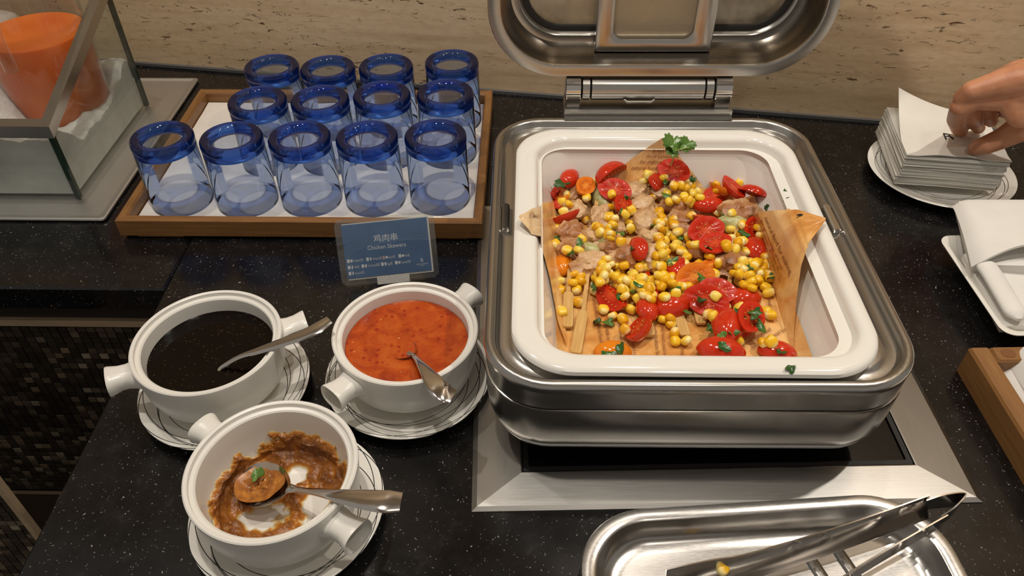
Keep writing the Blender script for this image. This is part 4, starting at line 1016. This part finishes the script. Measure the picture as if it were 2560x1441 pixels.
LA = [at(*q) for q in ((1415,868,.0785),(1378,765,.092),(1360,690,.108),(1342,615,.130),(1320,575,.146),(1294,546,.151))]
LB = [at(*q) for q in ((1390,520,.0785),(1380,505,.090),(1370,505,.104),(1352,511,.126),(1325,523,.145),(1296,538,.151))]
def fL(u, v):
    p = poly_at(LA, v).lerp(poly_at(LB, v), u); p = p+Vector((.0012,0,.0016*noise.noise(Vector((u*5,v*6,2)))))
    if p.z < .1395: p.x = max(p.x, wall_lo(p.z))
    return p
b = MB(); b.grid(fL, 24, 36); obj('left_corner', b, PAP, PPR, ang=80)
RA = [at(*q) for q in ((1985,886,.0785),(1988,815,.090),(1993,750,.106),(2005,665,.131),(2024,608,.1455),(2066,550,.1490))]
RB = [at(*q) for q in ((1885,560,.0785),(1888,540,.094),(1896,530,.110),(1935,526,.131),(1995,524,.1465),(2066,545,.1490))]
def fR(u, v):
    p = poly_at(RA, v).lerp(poly_at(RB, v), u); p = p+Vector((-.0008,0,.0014*noise.noise(Vector((u*6,v*6,8)))))
    if p.z < .1395: p.x = min(p.x, wall_hi(p.z))
    else: p.z = max(p.z, .1425)
    return p
b = MB(); b.grid(fR, 30, 44); obj('right_corner', b, PAP, PPR, ang=80)
b = MB()
def fT(u, v):
    lo = Vector((.098,.262,.088)).lerp(Vector((.222,.262,.088)), u)
    p = lo.lerp(tipT, v); k = math.sin(v*math.pi)
    return p+Vector((0,.006*k,.0012*noise.noise(Vector((u*6,v*6,4)))))
b.grid(fT, 24, 24); obj('back_corner', b, PAP, PPR, ang=80)
INK = plain('brown_print', srgb(126,68,28), .6)
def ptext(txt, px, py, px2, py2, size, zf, hz=None):
    a = at(px,py,zf); c = at(px2,py2,zf if hz is None else hz); d = c-a; o_ = text_obj(txt, size, INK, PPR, a+Vector((0,0,.0012)), (0,0,math.atan2(d.y,d.x)), name='printed_line')
    return o_
for k, (tx, x, y, x2, y2) in enumerate([('carbohydrate natural food',1480,745,1505,890),('are made in Africa',1512,800,1520,890),('available in Europe',1545,805,1552,892),('people used in bread',1575,825,1583,892),('carbohydrate food',1632,815,1640,892),('natural food used in',1650,800,1658,892),
        ('in the and make',1700,825,1702,892),('food used',1752,850,1752,892),('natural bread',1870,860,1950,815),('make and bread for',1880,875,1965,828),('are carbohydrate natural food',1905,650,1935,880),('main carbohydrate',1930,640,1948,860)]):
    ptext(tx, *[x,y,x2,y2], .0062, PF-.0005)
# print on the right corner: run the letters along the flap
def flap_text(txt, u0, v0, fn, su, sv, size, off):
    me = text_mesh(txt, size); me.materials.clear(); me.materials.append(INK)
    for vv in me.vertices:
        s_, t_ = vv.co.x/su, vv.co.y/sv
        p = fn(max(0,min(1,u0+s_)), max(0,min(1,v0+t_))); vv.co = p+Vector(off)
    put('printed_line', me, PPR)
for k, tx in enumerate(['ning habits for bread d','main carbohydrate makes','development process of','the percentage of food','natural food for making']):
    flap_text(tx, .90, .10+.085*k, fR, -.19*(1-.12*k), .11, .0074, (-.0006,0,.0012))
for k, tx in enumerate(['natural food and bread','for making bread','food (unusually','bread for']):
    flap_text(tx, .16+.05*k, .30+.12*k, fT, .124*(1-.30-.12*k), .062, .0066, (0,-.0010,.0006))
for k, tx in enumerate(['hydrate food','for bread','process','fr']):
    flap_text(tx, .80, .80-.055*k, fL, -.12, .10, .0060, (.0006,0,.0012))

# ---- chicken skewers
def chick_mat(name, seed, burn):
    m = NT(name); n = m.noise(34,5,.65,m.co(loc=(seed,0,0)),.4); n2 = m.noise(150,4,.6); n3 = m.noise(14,4,.6,m.co(loc=(0,seed*3,0)))
    k_ = 1.0 if burn > .55 else .94
    c = m.ramp(n.outputs[0], [(.3, srgb(184*k_,134*k_,88*k_)), (.5, srgb(220*k_,178*k_,130*k_)), (.72, srgb(232*k_,198*k_,156*k_))])
    c = m.mix(m.ramp(n3.outputs[0], [(burn,0.0),(burn+.14,.85)]), c, srgb(156,92,42)); c = m.mix(m.ramp(n3.outputs[0], [(burn+.16,0.0),(burn+.24,.9)]), c, srgb(66,38,18))
    v = m.voro(330); s_ = m.n('ShaderNodeSeparateColor'); m.ln(v.outputs['Color'], s_.inputs[0])
    c = m.mix(m.math('MULTIPLY', m.ramp(v.outputs['Distance'], [(.14,1.0),(.26,0.0)]), m.ramp(s_.outputs[0], [(.85,0.0),(.9,.8)])), c, srgb(50,32,20))
    m.set(Base_Color=c, Roughness=.32, Subsurface_Weight=.1, Subsurface_Radius=(.006,.003,.002), Subsurface_Scale=.3, Coat_Weight=.08, Coat_Roughness=.2)
    m.bump(m.math('ADD', n2.outputs[0], n.outputs[0]), .7, .002); return m.mat
CKM = [chick_mat('grilled_chicken_pale', 1, .54), chick_mat('grilled_chicken_brown', 5, .45)]
LEEK = NT('grilled_leek'); n1 = LEEK.noise(30,3,.5,LEEK.co((1,7,1))); LEEK.set(Base_Color=LEEK.ramp(n1.outputs[0], [(.35, srgb(160,158,96)), (.6, srgb(196,190,138)), (.8, srgb(132,140,74))]), Roughness=.3, Subsurface_Weight=.2, Subsurface_Radius=(.005,.005,.003), Subsurface_Scale=.3); LEEK.bump(n1.outputs[0], .4, .001)
def lump(rx, ry, rz, seed, amp=.28, n=30, m=18, flat=.55):
    b = MB(); rings_ = []
    for i in range(1, m):
        a = math.pi*i/m; ring = []
        for k in range(n):
            q = 2*math.pi*k/n; d = Vector((math.sin(a)*math.cos(q), math.sin(a)*math.sin(q), -math.cos(a)))
            s_ = 1+amp*noise.fractal(d*1.5+Vector((seed*3.1,seed,0)),.9,2,4)+.05*noise.noise(d*7+Vector((seed,0,0)))
            z = rz*d.z*s_
            if z < 0: z *= flat
            ring.append((rx*d.x*s_, ry*d.y*s_, z))
        rings_.append(ring)
    b.loft(rings_, True, True); return b
def chunk(px, py, lx, ly, hz, rot, parent, kind, seed, off=(0,0,0)):
    p = at(*z6(px,py), PF+hz*.9)
    nm_, mt = ('leek', LEEK.mat) if kind == 2 else ('chicken_piece', CKM[kind])
    lx *= 1.22; ly *= 1.22; b = lump(lx, ly, hz, seed, .34 if kind != 2 else .10); zc = PF+hz*.56
    o = obj(nm_, b, mt, parent, (p.x-off[0], p.y-off[1], zc-off[2]), (0,0,R(rot)))
    hraise(p.x, p.y, lx, ly, R(rot), zc+hz*.95, .8); return o
def skewer(label, tip, neck, end, chunks):
    a, n_, e = [at(*z6(*q), PF+.006) for q in (tip, neck, end)]
    t = thing('chicken_skewer', label, 'skewer', (a.x, a.y, PF), group='grilled chicken skewers in the pan')
    off = Vector((a.x, a.y, PF)); d = (n_-a); d.z = 0; L1 = d.length; yaw_ = math.atan2(d.y, d.x)-math.pi/2
    # flat paddle grip, then the thin rod
    b = MB(); pw_ = .0052
    out_ = [(-pw_*.75,0),(pw_*.75,0),(pw_,.003),(pw_,L1*.92),(.0024,L1),(-.0024,L1),(-pw_,L1*.92),(-pw_,.003)]
    b.loft([[(x,y,z) for x, y in out_] for z in (-.0014,.0014)], True, True)
    obj('grip', b, MAT['stick'], t, (0,0,.0032), (R(1.2),0,yaw_), smooth=False)
    d2 = e-n_; L2 = Vector((d2.x,d2.y)).length; b = MB()
    b.loft([[(x,y,zz) for x, zz in ((-.0022,-.0014),(.0022,-.0014),(.0022,.0014),(-.0022,.0014))] for y in (0,L2)], True, True)
    obj('rod', b, MAT['stick'], t, (n_.x-off.x, n_.y-off.y, .0046), (R(2.0),0,math.atan2(d2.y,d2.x)-math.pi/2), smooth=False)
    for x0, y0, x1, y1 in ((a.x,a.y,n_.x,n_.y),(n_.x,n_.y,e.x,e.y)):
        for k in range(12): hraise(lerp(x0,x1,k/11), lerp(y0,y1,k/11), .006, .006, 0, PF+.006, .3)
    for i, (px, py, lx, ly, hz, rot, kind) in enumerate(chunks): chunk(px, py, lx, ly, hz, rot, t, kind, i*1.7+len(label)*.31+px*.01, off)
    return t
skewer('chicken skewer with a browned top piece and a paddle grip beside the parchment corner', (332,1118), (335,925), (360,420),
       [(345,690,.014,.013,.0125,10,1),(348,585,.015,.013,.0125,40,1),(372,470,.013,.013,.012,0,0),(385,385,.014,.011,.012,70,1)])
skewer('chicken skewer with green leek and the longest bare paddle grip', (376,1262), (418,1030), (505,330),
       [(455,765,.018,.013,.013,20,0),(452,695,.012,.008,.010,-20,2),(478,620,.014,.013,.012,30,0),(505,505,.010,.016,.013,-15,0),(522,410,.009,.019,.012,20,2),(500,345,.011,.011,.011,0,0)])
skewer('chicken skewer half buried in corn, its paddle grip under a tomato wedge', (790,1165), (735,950), (560,480),
       [(635,735,.014,.013,.013,60,1),(580,680,.013,.012,.013,20,1),(545,640,.010,.012,.011,10,2),(575,560,.013,.012,.011,0,0)])
skewer('long pale chicken skewer with four plump pieces down the middle of the pan', (985,1165), (905,930), (705,350),
       [(805,725,.013,.015,.0135,-10,0),(785,640,.014,.014,.0135,20,0),(765,540,.014,.016,.0135,0,0),(740,450,.014,.014,.0135,30,0),(715,365,.012,.015,.013,0,0)])
skewer('chicken skewer with brown grilled pieces, its dark grip under a tomato half', (1075,1098), (1035,930), (880,340),
       [(985,600,.013,.012,.012,0,1),(955,520,.014,.014,.013,20,1),(920,440,.013,.012,.013,-10,1),(870,365,.013,.012,.012,0,0)])
skewer('chicken skewer with a charred top piece near the bent parchment corner', (1180,1225), (1212,985), (1290,420),
       [(1252,765,.017,.014,.0135,10,1),(1225,680,.012,.012,.012,0,0),(1255,545,.017,.009,.011,-10,2),(1285,475,.018,.014,.014,0,1)])
skewer('chicken skewer hidden under corn and tomato pieces', (1100,1000), (1090,900), (1060,560),
       [(1070,690,.013,.012,.012,0,1),(1090,560,.013,.012,.011,0,0)])

# ---- tomato pieces
def tom_mat(name, c0, c1, rough=.12, sub=.25):
    m = NT(name); n = m.noise(22,3,.5); m.set(Base_Color=m.ramp(n.outputs[0], [(.3,c0),(.7,c1)]), Roughness=rough, Subsurface_Weight=sub, Subsurface_Radius=(.01,.003,.001), Subsurface_Scale=.3, Coat_Weight=.15, Coat_Roughness=.06)
    m.bump(m.noise(160,2).outputs[0], .06, .001); return m.mat
def flesh_mat(name, c0, c1, c2):
    m = NT(name); n = m.noise(120,4,.6); g = m.n('ShaderNodeSeparateXYZ'); m.ln(m.co(), g.inputs[0])
    rad = m.n('ShaderNodeVectorMath', operation='LENGTH'); mp = m.n('ShaderNodeVectorMath', operation='MULTIPLY'); mp.inputs[1].default_value = (.62,1,0); m.ln(m.co(), mp.inputs[0]); m.ln(mp.outputs[0], rad.inputs[0])
    c = m.ramp(m.math('MULTIPLY_ADD', n.outputs[0], .003, rad.outputs['Value']), [(.0025,c2),(.0045,c1),(.0085,c0),(.011,c1)])
    m.set(Base_Color=c, Roughness=.34, Specular_IOR_Level=.15, Subsurface_Weight=.1, Subsurface_Radius=(.01,.003,.001), Subsurface_Scale=.3, Coat_Weight=.1, Coat_Roughness=.1); m.bump(n.outputs[0], .5, .0015); return m.mat
RED = tom_mat('red_tomato_skin', srgb(184,36,14), srgb(204,56,22)); ORA = tom_mat('orange_tomato_skin', srgb(214,110,10), srgb(228,136,24))
REDF = flesh_mat('red_tomato_flesh', srgb(176,30,12), srgb(196,48,22), srgb(214,98,48)); ORAF = flesh_mat('orange_tomato_flesh', srgb(206,92,18), srgb(222,122,34), srgb(232,160,70))
SEED = plain('tomato_seed', srgb(222,140,70), .25, Subsurface_Weight=.2)
def half_tomato(skin, flesh, quarter=False):
    """local: cut face up at z=0, skin below; long axis x"""
    rx, ry, rz = .0190, .0128, .0112; S = MB(); n, m = 32, 9; pt = lambda q: math.sin(q)*abs(math.sin(q))**.28
    a_max = math.pi/2
    if not quarter:
        rings_ = [[(rx*math.cos(a)*math.cos(2*math.pi*k/n), ry*math.cos(a)*pt(2*math.pi*k/n), -rz*math.sin(a)) for k in range(n)] for a in [a_max*i/m for i in range(m)]]
        S.loft(rings_, False, True)
        F = MB(); F.loft([[(rx*f*math.cos(2*math.pi*k/n), ry*f*pt(2*math.pi*k/n), -.0012*(1-f)*(1 if f < .9 else 0)+.0006*math.sin(k*1.5)*(f if f < .8 else 0)) for k in range(n)] for f in (1,.9,.75,.55,.3,.1)], False, True)
        sd = MB()
        for s_ in (-1,1):
            for k in range(9):
                t = -1+2*k/8+.09*math.sin(k*4.7+s_); sd.ball((.0088*t, s_*(.0050-.0020*t*t)+.0013*math.sin(k*2.3+s_), -.0002), (.0005+.0002*math.sin(k*3),.0010,.0005), 6, 5)
    else:
        # wedge: ridge of skin along the bottom, two cut faces meeting at the core line
        prof = [math.pi*i/16-math.pi for i in range(17)]
        def P_(lon, t): # t -1..1 along x, lon -> angle in yz; quarter = -135..-45 deg
            w_ = math.sqrt(max(0,1-t*t)); return (rx*t, ry*1.15*w_*math.cos(lon), ry*1.15*w_*math.sin(lon)+.006)
        lons = [R(-140+100*i/12) for i in range(13)]; ts = [math.sin(math.pi/2*(-1+2*j/14)) for j in range(15)]
        S.grid(lambda u, v: P_(R(-140+100*u), math.sin(math.pi/2*(2*v-1))), 12, 16)
        F = MB()
        for e in (R(-140), R(-40)):
            F.grid(lambda u, v, e=e: tuple(lerp(a_, b_, u) for a_, b_ in zip((rx*math.sin(math.pi/2*(2*v-1)),0,.006-.001*math.cos(math.pi/2*(2*v-1))), P_(e, math.sin(math.pi/2*(2*v-1))))), 6, 16)
        sd = MB()
        for e in (R(-140), R(-40)):
            for k in range(7):
                t = -.7+1.4*k/6; q = P_(e, t); sd.ball((rx*t, q[1]*.5, .006+(q[2]-.006)*.5+.0004), (.0006,.0011,.0006), 6, 5)
    return S.data('skin', skin), F.data('cut_face', flesh, ang=60), sd.data('seeds', SEED)
TM_ = {('r',0): half_tomato(RED,REDF), ('o',0): half_tomato(ORA,ORAF), ('r',1): half_tomato(RED,REDF,True), ('o',1): half_tomato(ORA,ORAF,True)}
TXT = {('r','s'): 'red cherry tomato half lying skin side up on the skewers', ('r','c'): 'red cherry tomato half showing its seedy cut face', ('r','w'): 'narrow red cherry tomato wedge among the corn',
       ('o','s'): 'orange cherry tomato half lying skin side up', ('o','c'): 'orange cherry tomato half showing its cut face', ('o','w'): 'orange cherry tomato wedge among the corn'}
GRP = {'r': 'red cherry tomato pieces', 'o': 'orange cherry tomato pieces'}
def tomato(px, py, rot, col, mode, sc=1.0, tilt=(0,0)):
    w_ = mode == 'w'; sk, fl_, sd = TM_[(col, 1 if w_ else 0)]
    rad = .013*sc; p = settle(*z6(px,py), rad, {'s':.0015,'c':.0085*sc,'w':.006*sc}[mode])
    t = thing('cherry_tomato_piece', TXT[(col,mode)], 'tomato', p, group=GRP[col])
    if mode == 's': e = Euler((R(180+tilt[0]), R(tilt[1]), R(rot)), 'XYZ')
    else: e = Euler((R(tilt[0]), R(tilt[1]), R(rot)), 'XYZ')
    t.rotation_euler = e; t.scale = (sc,)*3
    put('skin', sk, t); put('cut_face', fl_, t)
    if mode != 's': put('seeds', sd, t)
    hraise(p.x, p.y, .0155*sc, .0118*sc, R(rot), p.z+(.0105*sc if mode == 's' else .002), .7)
T = [(340,305,60,'r','s',.9,(30,0)),(262,372,60,'r','w',.9,(40,0)),(232,400,120,'o','c',.95,(-30,20)),(212,458,80,'r','s',.85,(0,25)),(312,500,20,'r','c',1.0,(-42,-10)),
     (432,340,60,'o','c',.9,(25,0)),(568,262,42,'r','w',1.25,(150,0)),(590,362,-30,'r','c',1.15,(30,0)),(642,440,60,'r','c',.9,(35,10)),
     (818,325,80,'r','s',.85,(30,0)),(918,258,-38,'r','c',1.15,(38,0)),(1182,345,110,'o','c',1.05,(30,20)),(1255,345,115,'r','c',1.05,(25,-10)),(1355,388,-30,'r','s',.95,(-45,0)),
     (1145,400,25,'r','w',1.0,(60,0)),(1110,455,10,'r','s',1.0,(0,0)),(1085,515,120,'r','c',.85,(20,20)),(1100,585,25,'r','c',1.25,(32,0)),(1150,655,30,'r','c',1.1,(10,0)),
     (1365,570,50,'r','c',.9,(35,0)),(1365,690,110,'r','w',1.1,(160,0)),(728,695,100,'r','s',.95,(-50,0)),(930,800,80,'r','w',1.05,(150,0)),(280,785,80,'o','s',.95,(0,0)),
     (1040,845,18,'o','c',1.2,(35,0)),(1115,795,40,'o','w',.85,(30,0)),(572,965,-60,'r','w',1.15,(10,0)),(1165,920,0,'r','c',1.15,(20,10)),(1100,975,-28,'r','c',1.25,(38,0)),
     (1302,975,10,'r','s',1.05,(15,0)),(770,1032,100,'r','s',.9,(0,0)),(718,1120,70,'r','c',1.15,(-45,10)),(912,1012,25,'r','s',1.1,(20,0)),(1290,1140,30,'r','s',.85,(0,0)),
     (1352,1065,62,'r','c',1.15,(25,0)),(1215,1125,75,'r','s',1.25,(0,0)),(1180,1262,-10,'r','s',1.25,(0,0)),(1490,1268,-10,'r','s',1.0,(0,0)),(580,1268,0,'o','s',1.0,(0,0)),(820,965,80,'r','w',.8,(20,0)),(752,862,60,'r','w',.6,(0,0)),(1430,372,0,'r','w',.01,(0,0))]
for a in T[:-1]: tomato(*a)

# ---- corn kernels
CORN = NT('sweetcorn'); oi = CORN.n('ShaderNodeObjectInfo'); g = CORN.n('ShaderNodeSeparateXYZ'); CORN.ln(CORN.co(), g.inputs[0])
cc = CORN.ramp(oi.outputs['Random'], [(0, srgb(226,164,14)), (.35, srgb(240,188,28)), (.7, srgb(246,204,52)), (1, srgb(242,212,92))])
cc = CORN.mix(CORN.ramp(g.outputs[0], [(-.0045,.75),(-.002,.0)]) if False else CORN.ramp(CORN.math('MULTIPLY_ADD', g.outputs[0], 100.0, .5), [(.10,.9),(.36,0.0)]), cc, srgb(250,232,164))
CORN.set(Base_Color=cc, Roughness=.26, Subsurface_Weight=.4, Subsurface_Radius=(.008,.005,.001), Subsurface_Scale=.4, Coat_Weight=.1, Coat_Roughness=.1)
def kernel(seed):
    b = MB(); n, m = 12, 8; rings_ = []
    for i in range(1, m):
        a = math.pi*i/m; ring = []
        for k in range(n):
            q = 2*math.pi*k/n; cx_, sx_ = math.cos(q), math.sin(q)
            x = -math.cos(a); w_ = math.sin(a)**.5
            ry, rz = .0044*(1 if x > -.3 else 1-(-.3-x)*.5), .0033*(1 if x > -.3 else 1-(-.3-x)*.35)
            y = ry*w_*math.copysign(abs(cx_)**.65, cx_); z = rz*w_*math.copysign(abs(sx_)**.65, sx_)
            dn = .0007*max(0, x-.5)*(1-abs(y)/.0045)
            x_ = .0050*x*(1 if x > 0 else .92)-dn*2
            ring.append((x_+.0003*noise.noise(Vector((y*300,z*300,seed))), y*(1+.12*noise.noise(Vector((seed,i,0)))), z))
        rings_.append(ring)
    b.loft(rings_, True, True); return b.data('corn_kernel', CORN.mat, ang=80)
KM = [kernel(s_) for s_ in (1.3,2.7,5.1,8.8)]
CN_ = [(330,397),(300,435),(340,445),(310,487),(435,410),(485,318),(575,388),(567,460),(590,525),(565,572),(570,610),(490,567),(625,657),(650,500),(685,480),(670,550),(680,578),(430,528),(255,535),(255,575),(258,640),(265,668),(255,710),(325,700),(395,705),(410,640),
(750,318),(775,285),(810,402),(865,300),(920,342),(978,352),(1015,345),(1020,385),(1062,410),(880,390),(930,420),(893,430),(1025,440),(1000,425),(1018,510),(835,490),(850,515),(1055,375),(985,320),
(880,545),(920,560),(870,600),(900,620),(870,650),(920,680),(940,600),(1000,630),(1010,670),(1040,670),(855,720),(870,750),(960,705),(990,740),(975,775),(1000,800),(850,790),(1120,735),(1165,770),(1060,780),(1145,835),
(1155,335),(1155,365),(1278,332),(1160,490),(1240,495),(1150,570),(1235,585),(1235,630),(1215,685),(1260,695),(1305,655),(1310,710),(1300,560),(1390,580),(1400,620),(1430,640),(1435,670),(1425,735),(1380,770),(1360,790),(1410,800),(1455,790),(1390,830),(1255,830),(1335,840),(1450,855),(1385,860),(1300,880),(1310,895),(1355,910),(1345,870),(1430,905),(1445,935),
(545,750),(545,800),(570,780),(620,815),(490,855),(530,865),(560,830),(580,860),(610,885),(690,835),(660,870),(695,865),(730,800),(790,800),(820,780),(840,840),(790,875),(850,905),(870,860),(900,850),(650,920),(630,915),(650,955),(700,920),(720,970),(690,940),(750,930),(760,950),(800,950),(735,905),(940,900),(985,950),(915,890),(970,905),(870,960),
(270,870),(275,920),(365,880),(400,840),(380,920),(405,870),(480,930),(390,990),(270,1030),(300,1040),(365,835),
(530,1030),(580,1065),(635,1080),(650,1140),(680,1030),(900,1080),(855,1085),(905,1110),(925,1160),(930,1205),(990,1200),(1110,1055),(1140,1070),(1150,955),(1285,1015),(1275,1045),(1430,1045),(1455,1060),(1285,1200),(1415,1215),(1460,1210)]
rc = random.Random(11)
dense = [(600,840,110,60,16),(700,920,90,50,12),(880,600,60,110,16),(900,720,90,80,10),(800,830,90,60,12),(1360,820,80,60,14),(960,880,80,60,8),(1260,640,60,90,8),(560,560,60,80,6),(1000,380,70,60,6)]
for x, y, sx_, sy_, n_ in dense:
    for k in range(n_): CN_.append((x+rc.uniform(-sx_,sx_), y+rc.uniform(-sy_,sy_)))
order = CN_[176:]+CN_[:176]
for i, (x, y) in enumerate(order):
    p = settle(*z6(x,y), .0035, .0030)
    o = put('corn_kernel', KM[i % 4], None, p, (rc.uniform(-.9,.9), rc.uniform(-1.0,1.0), rc.uniform(0,6.28))); s_ = rc.uniform(1.15,1.42); o.scale = (s_,s_,s_)
    tag(o, 'single plump yellow sweetcorn kernel scattered over the skewers and parchment', 'corn', 'sweetcorn kernels in the pan')
    hraise(p.x, p.y, .0046, .0046, 0, p.z+.0026, .5)

# ---- chopped coriander
LEAF = NT('coriander_leaf'); oi = LEAF.n('ShaderNodeObjectInfo'); n1 = LEAF.noise(200,3)
lc = LEAF.ramp(oi.outputs['Random'], [(0, srgb(30,66,18)), (.6, srgb(60,104,32)), (1, srgb(104,140,58))]); LEAF.set(Base_Color=LEAF.mix(LEAF.math('MULTIPLY', n1.outputs[0], .5), lc, srgb(30,66,20)), Roughness=.3, Coat_Weight=.2); LEAF.bump(n1.outputs[0], .4, .001)
def leaf_mesh(seed, lobes=5, R0=.006, elong=1.0):
    b = MB(); n = 40; rd = random.Random(seed); ph = rd.random()*6
    def rad(a): return R0*(.62+.30*abs(math.cos(a*lobes/2+ph))+.12*math.cos(a*lobes*1.5+ph*2))*(1+.2*math.cos(a+ph))
    rings_ = [[(f*rad(2*math.pi*k/n)*elong*math.cos(2*math.pi*k/n), f*rad(2*math.pi*k/n)*math.sin(2*math.pi*k/n), .0012*math.sin(2*math.pi*k/n*2+ph)*f*f+.0010*f*math.cos(2*math.pi*k/n*lobes+ph)) for k in range(n)] for f in (.05,.4,.7,1)]
    bot = [[(x,y,z-.0003) for x,y,z in r] for r in rings_]
    b.loft(rings_[:1]+rings_[1:]+bot[::-1], True, True); return b.data('coriander_leaf', LEAF.mat, ang=80)
LM_ = [leaf_mesh(1,5,.0055), leaf_mesh(2,3,.0045,1.5), leaf_mesh(3,4,.005), leaf_mesh(4,2,.0040,2.2)]
BIG = [leaf_mesh(5,5,.0105), leaf_mesh(6,6,.0095,1.2)]
for x, y, big in [(310,330,1),(800,305,0),(880,318,0),(1025,300,0),(622,602,0),(640,490,0),(805,562,0),(345,715,0),(1300,605,0),(1048,545,0),(955,625,0),(1108,683,0),(885,395,0),(640,410,0),(700,690,0),(1420,688,0),(1450,848,0),(1040,800,1),(1080,860,0),(725,885,0),(690,925,0),(620,960,0),(565,1100,0),(990,1030,0),(1130,1125,0),(1180,1165,0),(1235,1150,0),(1380,1040,0),(1375,1075,0),(1400,1130,0),(1190,1232,0),(1515,1262,0),(555,1268,0),(620,1252,0),(1285,1055,0),(490,1095,0),(480,900,0),(1195,500,0),(275,622,0),(400,665,0),(920,915,0),(905,765,0),(1340,795,0),(1070,970,0),(625,355,0),(240,322,0)]:
    p = settle(*z6(x,y), .004, .0030)
    o = put('coriander_leaf', rc.choice(BIG if big else LM_), None, p, (rc.uniform(-.45,.45), rc.uniform(-.45,.45), rc.uniform(0,6.28))); o.scale = (1.12,1.12,1.12)
    tag(o, 'chopped piece of green coriander leaf on the skewers', 'herb', 'chopped coriander pieces in the pan')
o = put('coriander_leaf', leaf_mesh(9,3,.0042,1.5), None, at(1978,919,PZ+.0012), (0,0,.6)); tag(o, 'stray green coriander scrap on the front rim of the white pan', 'herb')
SP = thing('coriander_sprig', 'green coriander sprig with lobed leaves at the back corner of the parchment', 'herb', at(1680,415,.128)); so = SP.location
st0, st1, st2 = at(1678,412,.128), at(1690,370,.148), at(1722,368,.150)
for q in ([st0, at(1684,392,.138), st1], [at(1687,378,.145), at(1706,372,.150), st2]):
    b = MB(); b.tube([p-so for p in catmull(q,5)], .0008, 6); obj('stem', b, plain('coriander_stem', srgb(150,170,96), .4), SP)
def lobed(seed, R0):
    b = MB(); n = 60
    rad = lambda a: R0*(.55+.45*abs(math.cos(1.5*a))**.7)*(1+.10*math.cos(15*a+seed))
    r_ = [[(f*rad(2*math.pi*k/n)*math.cos(2*math.pi*k/n), f*rad(2*math.pi*k/n)*math.sin(2*math.pi*k/n), .0020*f*f*math.cos(3*2*math.pi*k/n)) for k in range(n)] for f in (.05,.35,.7,1)]
    b.loft(r_+[[(x,y,z-.0003) for x,y,z in q] for q in r_[::-1]], True, True); return b
for c_, R0, s_, rt in ((at(1684,362,.150),.0155,1,(.75,0,.5)),(at(1718,362,.151),.0105,2,(.7,.1,.1)),(at(1676,372,.148),.0085,3,(.7,0,2.2))):
    obj('leaf', lobed(s_, R0), LEAF.mat, SP, c_-so, rt, ang=80)
# kernel and onion scrap left in the tongs
o = put('corn_kernel', KM[0], None, at(1806,1424,.0225), (.3,.2,1.0)); o.scale = (1.3,1.3,1.3); tag(o, 'lone yellow-green corn kernel stuck in the serving tongs', 'corn')

lf = put('coriander_leaf', leaf_mesh(21,3,.0055,1.5), None, at(640,1186,.0445), (.25,-.2,1.1)); tag(lf, 'green coriander scrap lying in the satay spoon', 'herb')

for k, (px, py) in enumerate(((1966,498),(1958,484),(1915,520))):
    z = .085
    while z < .137 and at(px,py,z).x > wall_hi(z)+.0016: z += .0005
    o = put('herb_scrap', leaf_mesh(30+k,3,.0028,1.8), None, at(px,py,z), (0,R(-70),.5*k)); tag(o, 'tiny dark herb scrap stuck to the inner side wall of the white pan', 'herb', 'herb scraps on the pan wall')
p = fR(.80,.80); o = put('charred_scrap', lump(.0035,.0012,.001,4).data('charred_scrap', plain('char', (.01,.009,.008), .6)), None, p+Vector((0,0,.0012)), (0,0,.2)); tag(o, 'small black charred scrap on the bent parchment corner', 'scrap')
